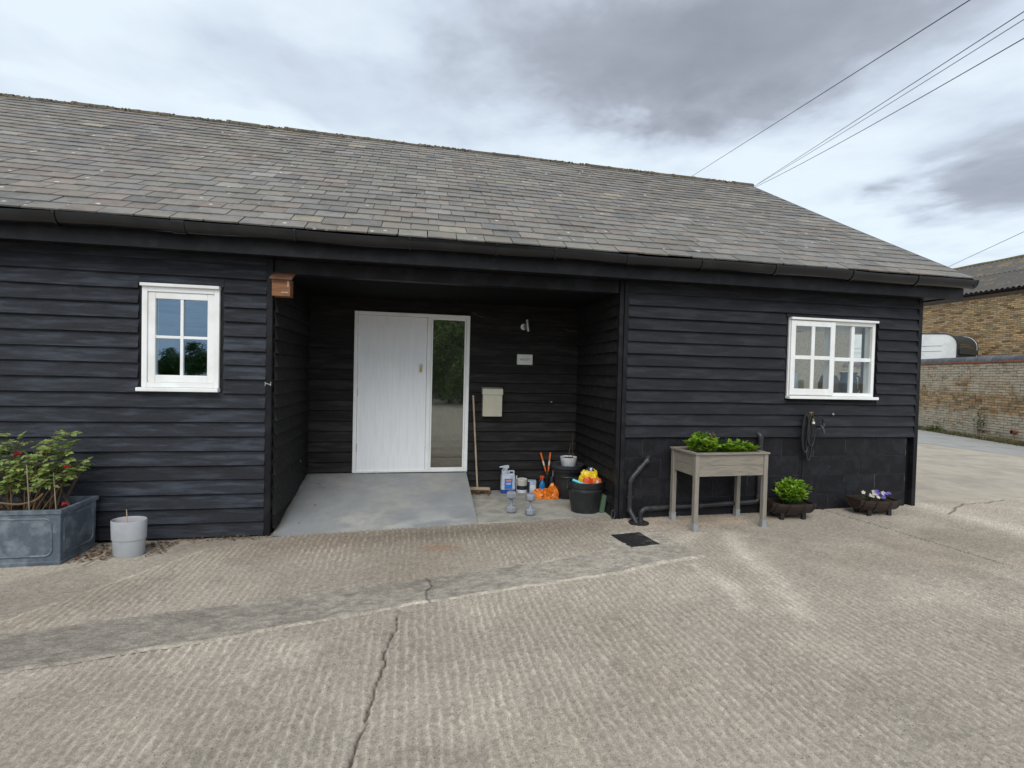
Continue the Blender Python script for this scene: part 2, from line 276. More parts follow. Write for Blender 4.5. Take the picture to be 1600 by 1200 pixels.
def brick_material(name, cols, wash):
    M = material(name, cols[0], 0.92, 0.3, 14, 0.9, 70, 0.15, cols[1], isl=0.30)
    t = M.node_tree; L = t.links.new
    b = next(n for n in t.nodes if n.type == 'BSDF_PRINCIPLED'); src = b.inputs['Base Color'].links[0].from_socket
    g = N(t, 'ShaderNodeNewGeometry'); oi = N(t, 'ShaderNodeObjectInfo')
    rnd = mth(t, 'FRACT', mth(t, 'MULTIPLY_ADD', oi.outputs['Random'], 5.77, mth(t, 'MULTIPLY', g.outputs['Random Per Island'], 2.3)))
    r = N(t, 'ShaderNodeValToRGB'); L(rnd, r.inputs[0]); r.color_ramp.interpolation = 'CONSTANT'
    r.color_ramp.elements[0].color = (1, 1, 1, 1); r.color_ramp.elements[1].position = 0.9; r.color_ramp.elements[1].color = (0.62, 0.52, 0.45, 1)
    for p, c in ((0.3, (1.12, 1.0, 0.86, 1)), (0.55, (0.86, 0.86, 0.86, 1)), (0.75, (1.0, 0.84, 0.70, 1))):
        e = r.color_ramp.elements.new(p); e.color = c
    mu = N(t, 'ShaderNodeMix', data_type='RGBA', blend_type='MULTIPLY'); mu.inputs[0].default_value = 1
    L(src, mu.inputs[6]); L(r.outputs[0], mu.inputs[7]); cur = mu.outputs[2]
    if wash:      # limewash worn off in bands
        sp = N(t, 'ShaderNodeSeparateXYZ'); L(g.outputs['Position'], sp.inputs[0])
        n = N(t, 'ShaderNodeTexNoise'); n.inputs['Scale'].default_value = 2.6; n.inputs['Detail'].default_value = 7; n.inputs['Roughness'].default_value = 0.68; L(g.outputs['Position'], n.inputs['Vector'])
        zr = N(t, 'ShaderNodeValToRGB'); L(mth(t, 'DIVIDE', sp.outputs[2], 2.5), zr.inputs[0])
        zr.color_ramp.elements[0].color = (0.72, 0.72, 0.72, 1); zr.color_ramp.elements[1].color = (0.42, 0.42, 0.42, 1)
        for p, c in ((0.30, 0.68), (0.38, 0.30), (0.50, 0.30), (0.58, 0.62), (0.85, 0.70)):
            e = zr.color_ramp.elements.new(p); e.color = (c, c, c, 1)
        f = smooth(t, mth(t, 'ADD', mth(t, 'MULTIPLY', n.outputs['Fac'], 1.3), mth(t, 'SUBTRACT', zr.outputs[0], 0.60)), 0.48, 0.78)
        m2 = N(t, 'ShaderNodeMix', data_type='RGBA'); L(mth(t, 'MULTIPLY', f, 0.74), m2.inputs[0]); L(cur, m2.inputs[6]); m2.inputs[7].default_value = (0.50, 0.45, 0.36, 1)
        cur = m2.outputs[2]
    L(cur, b.inputs['Base Color']); return M
MT['brick'] = brick_material('old garden wall brick', ((0.36, 0.275, 0.170), (0.29, 0.21, 0.135)), True)
MT['brickbarn'] = brick_material('yellow stock brick', ((0.40, 0.305, 0.185), (0.34, 0.25, 0.15)), False)

def glass_material(name, fac0, fac1, tint):
    M = bpy.data.materials.new(name); M.use_nodes = True; t = M.node_tree; t.nodes.clear(); L = t.links.new
    out = N(t, 'ShaderNodeOutputMaterial'); tr = N(t, 'ShaderNodeBsdfTransparent'); tr.inputs[0].default_value = (0.86, 0.9, 0.88, 1)
    gl = N(t, 'ShaderNodeBsdfGlossy'); gl.inputs['Roughness'].default_value = 0.005; gl.inputs[0].default_value = (*tint, 1)
    lw = N(t, 'ShaderNodeLayerWeight'); lw.inputs[0].default_value = 0.25
    f = mth(t, 'MULTIPLY_ADD', lw.outputs['Facing'], fac1-fac0, fac0)
    ms = N(t, 'ShaderNodeMixShader'); L(f, ms.inputs[0]); L(tr.outputs[0], ms.inputs[1]); L(gl.outputs[0], ms.inputs[2]); L(ms.outputs[0], out.inputs[0])
    return M
MT['glass'] = glass_material('clear window glass', 0.045, 0.4, (0.9, 0.97, 1.0))
MT['glass_sky'] = glass_material('sky-tinted window glass', 0.28, 0.7, (0.52, 0.74, 1.0))  # blue of the reflected sky put into the tint, left window only
MT['glass_side'] = glass_material('sidelight glass', 0.26, 0.6, (0.95, 1.0, 0.95))

# ------------------------------------------------------------------ mesh helpers
class MB:
    def __init__(s): s.v = []; s.f = []
    def add(s, vs, fs):
        n = len(s.v); s.v += [tuple(p) for p in vs]; s.f += [tuple(i+n for i in f) for f in fs]; return s
    def box(s, x0, y0, z0, x1, y1, z1):
        return s.add([(x0,y0,z0),(x1,y0,z0),(x1,y1,z0),(x0,y1,z0),(x0,y0,z1),(x1,y0,z1),(x1,y1,z1),(x0,y1,z1)],
                     [(0,3,2,1),(4,5,6,7),(0,1,5,4),(1,2,6,5),(2,3,7,6),(3,0,4,7)])
    def obox(s, c, size, M=None):
        M = M or Matrix.Identity(3); hx, hy, hz = [a/2 for a in size]; c = Vector(c)
        vs = [c + M @ Vector(p) for p in ((-hx,-hy,-hz),(hx,-hy,-hz),(hx,hy,-hz),(-hx,hy,-hz),(-hx,-hy,hz),(hx,-hy,hz),(hx,hy,hz),(-hx,hy,hz))]
        return s.add(vs, [(0,3,2,1),(4,5,6,7),(0,1,5,4),(1,2,6,5),(2,3,7,6),(3,0,4,7)])
    def tube(s, pts, r, n=10, caps=True):
        pts = [Vector(p) for p in pts]; rs = r if isinstance(r, (list, tuple)) else [r]*len(pts)
        rings = []; up = None
        for i, p in enumerate(pts):
            if i == 0: d = pts[1]-p
            elif i == len(pts)-1: d = p-pts[i-1]
            else: d = (pts[i+1]-p).normalized()+(p-pts[i-1]).normalized()
            if d.length < 1e-9: d = Vector((0,0,1))
            d.normalize()
            if up is None: up = d.orthogonal().normalized()
            else:
                up = up - d*up.dot(d)
                if up.length < 1e-6: up = d.orthogonal()
                up.normalize()
            q = d.cross(up)
            rings.append([p + (up*math.cos(2*math.pi*k/n)+q*math.sin(2*math.pi*k/n))*rs[i] for k in range(n)])
        return s.loft(rings, caps)
    def loft(s, rings, caps=True, closed=True):
        n = len(rings[0]); b = len(s.v)
        for r in rings: s.v += [tuple(p) for p in r]
        for i in range(len(rings)-1):
            for k in range(n if closed else n-1):
                k2 = (k+1) % n
                s.f.append((b+i*n+k, b+i*n+k2, b+(i+1)*n+k2, b+(i+1)*n+k))
        if caps:
            s.f.append(tuple(b+k for k in reversed(range(n)))); s.f.append(tuple(b+(len(rings)-1)*n+k for k in range(n)))
        return s
    def lathe(s, prof, n=28, c=(0,0,0), sx=1, sy=1, caps=True, rot=0.0):
        rings = []
        for r, z in prof:
            rings.append([(c[0]+math.cos(rot+2*math.pi*k/n)*r*sx, c[1]+math.sin(rot+2*math.pi*k/n)*r*sy, c[2]+z) for k in range(n)])
        return s.loft(rings, caps)
    def leaf(s, p, d, nrm, ln, wd, fold=0.12):
        p = Vector(p); d = Vector(d).normalized(); nrm = Vector(nrm); sd_ = d.cross(nrm)
        if sd_.length < 1e-5: sd_ = d.orthogonal()
        sd_.normalize(); nn = sd_.cross(d)
        mid = p+d*ln*0.45-nn*wd*fold
        a = p+d*ln*0.42+sd_*wd*0.5; b_ = p+d*ln*0.42-sd_*wd*0.5; t_ = p+d*ln-nn*ln*0.12
        return s.add([p, a, t_, b_, mid], [(0,1,4),(1,2,4),(2,3,4),(3,0,4)])
    def build(s, name, mat, parent=None, smooth=None, bevel=0.0, loc=None, kind=None):
        me = bpy.data.meshes.new(name); me.from_pydata(s.v, [], s.f); me.update()
        bm = bmesh.new(); bm.from_mesh(me)
        if len(s.f) < 40000 and smooth is not False: bmesh.ops.recalc_face_normals(bm, faces=bm.faces)
        bm.to_mesh(me); bm.free()
        if smooth:
            for p in me.polygons: p.use_smooth = True
            me.set_sharp_from_angle(angle=R(smooth if smooth is not True else 40))
        o = bpy.data.objects.new(name, me); COL.objects.link(o)
        if mat: me.materials.append(MT[mat] if isinstance(mat, str) else mat)
        if bevel:
            bv = o.modifiers.new('bevel', 'BEVEL'); bv.width = bevel; bv.segments = 2; bv.limit_method = 'ANGLE'; bv.angle_limit = R(40)
        if loc: o.location = loc
        if parent: o.parent = parent
        if kind: o['kind'] = kind
        return o
def tag(o, label, cat, group=None):
    o['label'] = label; o['category'] = cat
    if group: o['group'] = group
    return o
def thing(name, label, cat, loc=(0,0,0), rz=0.0, group=None):
    o = bpy.data.objects.new(name, None); COL.objects.link(o); o.empty_display_size = 0.1
    o.location = loc; o.rotation_euler = (0,0,rz); return tag(o, label, cat, group)
def shared(name, me, parent, M):
    o = bpy.data.objects.new(name, me); COL.objects.link(o); o.parent = parent; o.matrix_local = M; return o
def arc(c, r, a0, a1, n, ax=(1,0,0), ay=(0,0,1)):
    c = Vector(c); ax = Vector(ax); ay = Vector(ay)
    return [c+ax*(r*math.cos(R(a0+(a1-a0)*i/n)))+ay*(r*math.sin(R(a0+(a1-a0)*i/n))) for i in range(n+1)]
def bendpath(pts, r=0.05, n=5):
    """polyline with rounded corners"""
    pts = [Vector(p) for p in pts]; out = [pts[0]]
    for i in range(1, len(pts)-1):
        a = (pts[i-1]-pts[i]); b = (pts[i+1]-pts[i]); rr = min(r, a.length*0.45, b.length*0.45)
        p0 = pts[i]+a.normalized()*rr; p1 = pts[i]+b.normalized()*rr
        for k in range(n+1):
            t = k/n; out.append(p0*(1-t)**2+pts[i]*2*t*(1-t)+p1*t*t)
    out.append(pts[-1]); return out

# ------------------------------------------------------------------ ground
TAB = rng.random((256, 256))
def vn(x, y, s=0):
    x = np.asarray(x)+s*17.37; y = np.asarray(y)+s*9.71
    xi = np.floor(x).astype(int); yi = np.floor(y).astype(int); fx = x-xi; fy = y-yi
    fx = fx*fx*(3-2*fx); fy = fy*fy*(3-2*fy)
    a = TAB[xi & 255, yi & 255]; b = TAB[(xi+1) & 255, yi & 255]; c = TAB[xi & 255, (yi+1) & 255]; d = TAB[(xi+1) & 255, (yi+1) & 255]
    return (a*(1-fx)+b*fx)*(1-fy)+(c*(1-fx)+d*fx)*fy
def fbm(x, y, s=0, o=4): return sum(vn(x*2**i, y*2**i, s+i*3)*0.5**i for i in range(o))/sum(0.5**i for i in range(o))
def sstep(a, b, x): t = np.clip((x-a)/(b-a), 0, 1); return t*t*(3-2*t)
def gz(x): return 0.012*np.clip(x, -4, 8)
def segdist(x, y, pts):
    d = np.full(np.shape(x), 1e9)
    for (ax, ay), (bx, by) in zip(pts[:-1], pts[1:]):
        dx, dy = bx-ax, by-ay; t = np.clip(((x-ax)*dx+(y-ay)*dy)/(dx*dx+dy*dy), 0, 1)
        d = np.minimum(d, np.hypot(x-ax-t*dx, y-ay-t*dy))
    return d
def grid_object(name, X, Y, Z, col, mat, kind='structure'):
    r, c = X.shape
    v = np.stack([X, Y, Z], -1).reshape(-1, 3)
    i = np.arange(r*c).reshape(r, c)
    f = np.stack([i[:-1, :-1], i[:-1, 1:], i[1:, 1:], i[1:, :-1]], -1).reshape(-1, 4)
    me = bpy.data.meshes.new(name); me.vertices.add(len(v)); me.vertices.foreach_set('co', v.ravel().astype(np.float32))
    me.loops.add(f.size); me.loops.foreach_set('vertex_index', f.ravel().astype(np.int32))
    me.polygons.add(len(f)); me.polygons.foreach_set('loop_start', np.arange(0, f.size, 4, dtype=np.int32))
    me.update(calc_edges=True); me.validate()
    a = me.color_attributes.new('tone', 'FLOAT_COLOR', 'POINT')
    cc = np.ones((r*c, 4), np.float32); cc[:, :3] = col.reshape(-1, 3); a.data.foreach_set('color', cc.ravel())
    for p in me.polygons: p.use_smooth = True
    me.materials.append(MT[mat]); o = bpy.data.objects.new(name, me); COL.objects.link(o); o['kind'] = kind
    return o
# outer sheet to the horizon
gx = [-400, -4, 8, 400]; mb = MB()
gyy = [(-400, -0.004), (0.70, -0.004), (0.76, -0.05), (5.0, -0.05), (5.235, -0.006), (500, -0.006)]
vs = [(x, y, float(gz(x))+dz) for y, dz in gyy for x in gx]
mb.add(vs, [(r*4+k, r*4+k+1, r*4+k+5, r*4+k+4) for r in range(5) for k in range(3)])
g0 = mb.build('yard_ground', 'yard'); g0['kind'] = 'structure'
# the tamped yard in front of the building
ns, ny = 760, 430
ss = np.linspace(-1.02, 1.72, ns); yy = 0.75*np.exp(np.linspace(0, math.log(5.24/0.75), ny))
S, Y = np.meshgrid(ss, yy); X = S*(Y+0.35)
wrp = 0.050*(fbm(X*2.1, Y*1.1, 1)-0.5)+0.016*(vn(X*11, Y*9, 5)-0.5)+0.013*(vn(X*30, Y*26, 6)-0.5)
lam = 0.052
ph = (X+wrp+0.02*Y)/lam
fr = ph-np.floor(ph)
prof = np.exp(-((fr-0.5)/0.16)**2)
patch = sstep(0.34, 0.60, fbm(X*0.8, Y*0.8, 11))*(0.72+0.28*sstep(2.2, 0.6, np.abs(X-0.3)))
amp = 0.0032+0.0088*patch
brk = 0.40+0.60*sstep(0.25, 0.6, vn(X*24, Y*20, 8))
# smooth apron on the left
AP = [(-6.0, -1.9), (-2.6, 3.64), (-1.85, 4.86), (-1.35, 5.02), (-1.2, 5.3)]
apx = np.interp(Y, [p[1] for p in AP], [p[0] for p in AP]); apr = sstep(0.015, -0.015, X-apx+0.02*(vn(X*8, Y*8, 3)-0.5))
JT = [(4.90, 5.3), (4.93, 5.10), (5.14, 3.26), (5.35, 1.5)]
jd = segdist(X+0.02*(vn(X*5, Y*5, 4)-0.5), Y, JT)
jx = np.interp(-Y, [-p[1] for p in JT], [p[0] for p in JT]); beyond = sstep(0.0, 0.05, X-jx)
CR = [(-0.095, 3.40), (-0.12, 3.15), (-0.165, 2.92), (-0.158, 2.74), (-0.19, 2.60), (-0.215, 2.34), (-0.262, 2.06), (-0.30, 1.7), (-0.28, 1.2)]
cd = segdist(X+0.030*(vn(X*14, Y*14, 4)-0.5)+0.014*(vn(X*40, Y*40, 2)-0.5), Y, CR)
crk = 1-sstep(0.002, 0.0095, cd-0.004*(vn(X*25, Y*9, 14)-0.4))
# a fainter crack on the far right and a short one crossing near the ramp
CR2 = [(6.3, 4.75), (6.75, 5.0), (7.0, 5.12), (7.4, 5.1), (7.9, 5.25)]
crk2 = 1-sstep(0.006, 0.02, segdist(X+0.05*(vn(X*6, Y*6, 2)-0.5), Y+0.05*(vn(X*6, Y*6, 7)-0.5), CR2))
edge = np.minimum(np.minimum((S-ss[0]), (ss[-1]-S))*40, 1.0)
rid = amp*prof*brk*(1-apr)*(1-0.55*beyond)
grit = (0.0030+0.0040*sstep(0.4, 0.65, fbm(X*1.1, Y*1.1, 77)))*(fbm(X*60, Y*60, 21, 2)-0.5)*(1-0.6*apr)
Z = gz(X)+0.010*(fbm(X*0.7, Y*0.7, 9)-0.5)+rid+grit*(1-0.35*apr)-0.016*crk-0.012*(1-sstep(0.004, 0.014, jd))-0.008*crk2
tone = np.ones(X.shape+(3,))
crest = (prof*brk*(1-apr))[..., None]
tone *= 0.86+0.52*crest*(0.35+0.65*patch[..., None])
lowf = fbm(X*0.75, Y*0.9, 43); tone *= (0.84+0.32*fbm(X*1.3, Y*1.3, 41))[..., None]
tone *= 1-0.09*sstep(0.45, 0.7, lowf)[..., None]*np.array([0.7, 1.0, 1.25])
tone *= 1+0.14*sstep(0.52, 0.30, fbm(X*1.9, Y*1.9, 47))[..., None]
g_ = (fbm(X*64, Y*64, 21, 2))[..., None]; tone *= 0.80+0.40*g_
ap3 = apr[..., None]; tone = tone*(1-ap3)+tone*ap3*np.array([1.02, 1.04, 1.05])
# pale line along the edge of the apron
apl = np.exp(-((X-apx+0.02*(vn(X*8, Y*8, 3)-0.5))/0.025)**2)*sstep(0.35, 0.6, fbm(X*4, Y*4, 13)+0.1); tone *= (1+0.30*apl)[..., None]
ap2 = np.interp(Y, [2.0, 4.35, 4.95, 5.3], [-5.0, -3.0, -2.2, -1.6]); tone *= (1+0.22*sstep(0.03, -0.03, X-ap2)*apr)[..., None]
# pale run-off stains, rust, damp in front of the ramp, sandy patch under the planter
nz = 0.10*(fbm(X*6, Y*3, 51)-0.5)
st = np.exp(-(segdist(X+nz, Y, [(2.36, 3.80), (2.40, 3.5), (2.28, 3.05)])/0.075)**2)*0.8
st = np.maximum(st, np.exp(-(segdist(X+nz, Y, [(3.22, 4.45), (3.02, 4.15), (2.86, 3.55), (2.62, 2.9)])/0.12)**2)*0.9)
st = np.maximum(st, 0.6*np.exp(-(segdist(X+nz, Y, [(2.9, 4.6), (2.55, 4.35), (2.3, 4.0)])/0.09)**2))
st *= sstep(0.25, 0.6, fbm(X*9, Y*5, 57)+0.12)
tone *= 1+0.42*st[..., None]*np.array([0.97, 1.0, 1.06])
ru = np.exp(-(((X-0.15-0.1*(vn(X*5, Y*5, 61)))/0.22)**2+((Y-4.55)/0.10)**2))*sstep(0.3, 0.6, fbm(X*8, Y*8, 62)); tone *= 1-0.45*ru[..., None]*np.array([0.1, 0.55, 0.85])
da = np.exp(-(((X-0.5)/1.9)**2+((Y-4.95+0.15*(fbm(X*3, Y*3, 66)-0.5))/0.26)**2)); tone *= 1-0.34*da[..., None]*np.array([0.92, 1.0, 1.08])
sa = np.exp(-(((X-3.2)/0.75)**2+((Y-4.93)/0.17)**2))*sstep(0.3, 0.6, fbm(X*6, Y*6, 71)+0.05); tone *= 1+0.22*sa[..., None]*np.array([1.25, 0.75, 0.2])
bd = np.exp(-((X-6.38-0.06*(fbm(X*3, Y*3, 73)-0.5))/0.22)**2); tone *= 1+0.34*bd[..., None]
fa = sstep(5.2, 7.5, X); tone *= 1+0.12*fa[..., None]
spots = sstep(0.80, 0.84, vn(X*5.3, Y*5.3, 81))*sstep(0.55, 0.7, vn(X*19, Y*19, 82)); tone *= 1-0.12*spots[..., None]
tone *= 1-0.72*crk[..., None]; tone *= 1-0.62*(1-sstep(0.004, 0.012, jd))[..., None]; tone *= 1-0.55*crk2[..., None]
tone = np.clip(tone, 0.08, 2.2)
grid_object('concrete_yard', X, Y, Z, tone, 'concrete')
# trowelled strip across the yard
U = [(-5.2, 3.07), (-2.48, 3.47), (-1.10, 3.675), (0.0, 3.87), (1.10, 4.08), (1.70, 4.24), (1.93, 4.70), (2.42, 4.74)]
Lw = [(-4.9, 2.60), (-2.16, 3.02), (-1.19, 3.17), (-0.12, 3.415), (0.72, 3.565), (1.6, 3.72), (2.1, 3.84), (2.56, 3.94)]
nt_, nw = 620, 70
tt = np.linspace(0, len(U)-1, nt_); ux = np.interp(tt, range(len(U)), [p[0] for p in U]); uy = np.interp(tt, range(len(U)), [p[1] for p in U])
lx = np.interp(tt, range(len(U)), [p[0] for p in Lw]); ly = np.interp(tt, range(len(U)), [p[1] for p in Lw])
uy = uy+0.035*(fbm(ux*5, uy*0+3, 90)-0.5); ly = ly+0.045*(fbm(lx*5, ly*0+8, 91)-0.5)
W = np.linspace(0, 1, nw)[None, :]; X = lx[:, None]*(1-W)+ux[:, None]*W; Y = ly[:, None]*(1-W)+uy[:, None]*W
sw_ = vn(X*16+3*fbm(X*5, Y*5, 93), Y*26+3*fbm(X*5, Y*5, 94), 95)
eg = np.minimum(W, 1-W)+0*X
Z = gz(X)+0.012+0.0045*(sw_-0.5)+0.004*(fbm(X*30, Y*30, 96)-0.5)-0.010*np.exp(-(eg/0.03)**2)+0.004*np.exp(-((eg-0.05)/0.025)**2)
tone = np.ones(X.shape+(3,))*(0.80+0.46*sw_)[..., None]*(0.84+0.38*fbm(X*2.2, Y*3.2, 97))[..., None]
ln = np.exp(-(eg/0.045)**2)*(0.4+0.6*vn(X*9, Y*9, 98)); tone = tone*(1+0.30*ln[..., None]*np.array([1.08, 1.0, 0.9]))
dk = sstep(-0.8, -2.0, X)*0.14; tone *= (1-dk)[..., None]; tone *= (1+0.22*sstep(0.4, 1.2, X))[..., None]
c3 = 1-sstep(0.003, 0.011, segdist(X+0.03*(vn(X*20, Y*20, 4)-0.5), Y, [(0.08, 3.92), (0.115, 3.72), (0.085, 3.6), (0.10, 3.44)])); tone *= 1-0.65*c3[..., None]
grid_object('concrete_strip', X, Y, Z, np.clip(tone, 0.08, 2.5), 'strip')
# road beside the garden wall
mb = MB(); mb.add([(12.2, -30, 0.100), (14.6, -30, 0.100), (19.0, 40, 0.100), (16.4, 40, 0.100)], [])
RD = [(9.2, -6), (12.4, 5), (13.0, 8.35), (12.75, 10.4), (14.6, 16), (19, 30)]
RW = [(12.0, -2), (14.6, 5), (16.2, 10.0), (17.5, 14.2), (19.4, 20), (23, 32)]
mb = MB(); n = len(RD)
mb.add([(x, y, 0.094) for x, y in RD]+[(x, y, 0.094) for x, y in RW], [(i, i+1, n+i+1, n+i) for i in range(n-1)])
o = mb.build('road', 'road'); o['kind'] = 'structure'

# ------------------------------------------------------------------ the black weatherboarded building
YF, YB = 5.165, 6.665
XL, XR_ = -1.42, 2.235             # recess sides
XE = 6.255                          # right-hand end
XW = -8.6                           # left-hand end, out of view
EAVE_Y, EAVE_Z, RIDGE_Y = 4.83, 2.915, 9.06
def ridge_z(x): return 5.60+(6.59-x)*0.0108
barn = thing('weatherboarded_barn', 'long single-storey black weatherboarded building with slate roof and porch recess', 'building', (0, 0, 0))
def part(mb, name, mat, **k): return mb.build(name, mat, barn, **k)
# shell behind the boards
part(MB().box(XW, YF+0.012, -0.2, XL, YF+0.15, 2.75), 'wall', 'dark')     # replaced below where the window is cut
barn_wall = [o for o in barn.children][-1]; bpy.data.objects.remove(barn_wall)
def wall_with_hole(name, x0, x1, y0, y1, z0, z1, hole, mat):
    a, b, c, d = hole; m_ = MB()
    m_.box(x0, y0, z0, a, y1, z1); m_.box(b, y0, z0, x1, y1, z1); m_.box(a, y0, z0, b, y1, c); m_.box(a, y0, d, b, y1, z1)
    return part(m_, name, mat)
WL = (-2.545, -1.885, 1.43, 2.37)   # left window opening x0 x1 z0 z1
WR = (4.335, 5.555, 1.455, 2.365)   # right window
DR = (-0.835, 0.668, 0.29, 2.405)   # door frame
wall_with_hole('wall', XW, XL-0.005, YF+0.012, YF+0.15, -0.2, 2.75, WL, 'dark')
wall_with_hole('wall', XR_+0.005, XE-0.01, YF+0.012, YF+0.15, 0.94, 2.75, WR, 'dark')
wall_with_hole('wall', XL-0.15, XR_+0.15, YB+0.012, YB+0.15, -0.2, 2.75, DR, 'dark')
part(MB().box(XL-0.15, YF+0.155, -0.2, XL-0.012, YB+0.005, 2.75), 'wall', 'dark')
part(MB().box(XR_+0.012, YF+0.155, -0.2, XR_+0.15, YB+0.005, 2.75), 'wall', 'dark')
part(MB().box(XR_+0.012, YF-0.009, -0.2, XE-0.135, YF+0.14, 0.935), 'wall', 'mortar_black')
part(MB().box(XW, 12.85, -0.2, XE-0.01, 13.0, 2.75), 'rear_wall', 'blackpaint')
part(MB().box(XW-0.15, YF+0.012, -0.2, XW-0.005, 13.0, 2.75), 'end_wall', 'blackpaint')
# gable at the right-hand end with an unseen opening added to light the kitchen
g = MB(); g.box(XE-0.16, YF+0.16, -0.2, XE-0.012, 5.6, 2.74); g.box(XE-0.16, 7.65, -0.2, XE-0.012, 12.84, 2.74)
g.box(XE-0.16, 5.6, -0.2, XE-0.012, 7.65, 1.0); g.box(XE-0.16, 5.6, 2.45, XE-0.012, 7.65, 2.74); part(g, 'end_wall', 'blackpaint')
for xg in (XE-0.16, XW-0.15):
    g = MB(); g.add([(xg, YF+0.1, 2.75), (xg, 12.9, 2.75), (xg, RIDGE_Y, ridge_z(xg)-0.12), (xg+0.14, YF+0.1, 2.75), (xg+0.14, 12.9, 2.75), (xg+0.14, RIDGE_Y, ridge_z(xg)-0.12)],
          [(0,1,2),(3,5,4),(0,3,4,1),(1,4,5,2),(2,5,3,0)]); part(g, 'gable', 'blackpaint')
# ---- boards
def board_mesh(u0, u1, zb, ht, fn, seed):
    """feather-edged board from u0 to u1, bottom edge at zb; fn(u, out, z) gives the point in space"""
    rd = random.Random(seed); n = max(2, int((u1-u0)/0.28)+1); rings = []
    k = rd.random()*100
    lift = rd.uniform(-0.002, 0.003)
    for i in range(n+1):
        u = u0+(u1-u0)*i/n
        dz = 0.0045*mnoise.noise((u*1.3+k, k, 0))+0.002*mnoise.noise((u*5+k, k, 3)); do = 0.004*mnoise.noise((u*0.9+k, k, 7))+lift
        t = 0.042+do
        rings.append([fn(u, 0.012, zb+dz+0.010), fn(u, t-0.003, zb+dz), fn(u, t, zb+dz+0.003), fn(u, 0.0105, zb+ht), fn(u, 0.001, zb+ht)])
    return MB().loft(rings)
def boards(u0, u1, z_list, z_min, fn, mat, holes=(), joints=True, seed=0, pitch=0.1365):
    for j, zb in enumerate(z_list):
        top = zb+pitch+0.022
        b0 = max(zb, z_min)
        spans = [(u0, u1)]; extra = []
        for (a, b, c, d) in holes:
            if zb < d < zb+pitch-0.02 and c < zb: extra.append((a, b, d, top))
            if zb+0.02 < c < zb+pitch and c > 0.01: extra.append((a, b, b0, c))
            lo, hi = max(zb, c), min(zb+pitch, d)
            if hi-lo > 0.02:
                ns_ = []
                for s0, s1 in spans:
                    if b <= s0 or a >= s1: ns_.append((s0, s1)); continue
                    if a > s0: ns_.append((s0, a))
                    if b < s1: ns_.append((b, s1))
                spans = ns_
        for a, b, e0, e1 in extra:
            part(board_mesh(a+0.001, b-0.001, e0, e1-e0, fn, seed*1000+j*7), 'board', mat, smooth=False)
        rd = random.Random(seed*100+j)
        for s0, s1 in spans:
            cuts = [s0]
            if joints and s1-s0 > 3.2 and rd.random() < 0.8: cuts.append(s0+(s1-s0)*rd.uniform(0.25, 0.75))
            cuts.append(s1)
            for a, b in zip(cuts[:-1], cuts[1:]):
                g1 = 0.0015 if b < s1 else 0
                part(board_mesh(a+(0.0015 if a > s0 else 0), b-g1, b0, top-b0, fn, seed*1000+j*7+int(a*10)), 'board', mat, smooth=False)
front = lambda u, o, z: (u, YF-o, z)
back = lambda u, o, z: (u, YB-o, z)
lside = lambda u, o, z: (XL+o, u, z)
rside = lambda u, o, z: (XR_-o, u, z)
PL = 0.1385
zl = [2.488-PL*k for k in range(-1, 19)]
boards(XW, XL-0.052, zl, -0.03, front, 'board_worn_sky', [(WL[0]-0.035, WL[1]+0.035, WL[2]-0.06, WL[3]+0.025)], seed=1, pitch=PL)
PR = 0.1352
boards(XR_+0.052, XE-0.052, [0.953+PR*k for k in range(0, 13)], 0.95, front, 'board', [(WR[0]-0.035, WR[1]+0.05, WR[2]-0.05, WR[3]+0.025)], seed=2, joints=False, pitch=PR)
PI_ = 0.1345
zi = [1.914-PI_*k for k in range(-6, 15)]
boards(XL+0.03, XR_-0.03, zi, 0.0, back, 'board_in', [(DR[0]-0.004, DR[1]+0.004, 0, DR[3]+0.004)], seed=3, joints=False, pitch=PI_)
boards(YF+0.03, YB-0.03, zi, -0.03, lside, 'board_in', seed=4, joints=False, pitch=PI_)
boards(YF+0.03, YB-0.03, zi, -0.03, rside, 'board_in', seed=5, joints=False, pitch=PI_)
# corner posts
part(MB().box(XL-0.052, YF-0.034, -0.06, XL+0.004, YF+0.028, 2.699), 'corner_post', 'blackpaint', bevel=0.004)
part(MB().box(XR_+0.002, YF-0.036, 0.0, XR_+0.052, YF+0.012, 2.699), 'corner_post', 'blackpaint', bevel=0.004)
part(MB().box(XR_-0.052, YF-0.024, 0.0, XR_-0.002, YF+0.028, 2.699), 'corner_post', 'blackpaint', bevel=0.004)
part(MB().box(XE-0.052, YF-0.036, 0.05, XE+0.006, YF+0.10, 2.70), 'corner_post', 'blackpaint', bevel=0.004)
part(MB().box(XL+0.004, YB-0.036, 0.0, XL+0.034, YB-0.006, 2.57), 'corner_batten', 'blackpaint')
part(MB().box(XR_-0.034, YB-0.036, 0.0, XR_-0.004, YB-0.006, 2.57), 'corner_batten', 'blackpaint')
# bright clip on the left corner post
c_ = MB(); c_.box(-1.475, YF-0.040, 1.462, -1.469, YF-0.034, 1.500); c_.box(-1.425, YF-0.040, 1.462, -1.419, YF-0.034, 1.500); c_.obox((-1.447, YF-0.038, 1.480), (0.05, 0.005, 0.008), Matrix.Rotation(R(18), 3, 'Y'))
part(c_, 'clip', 'galv')
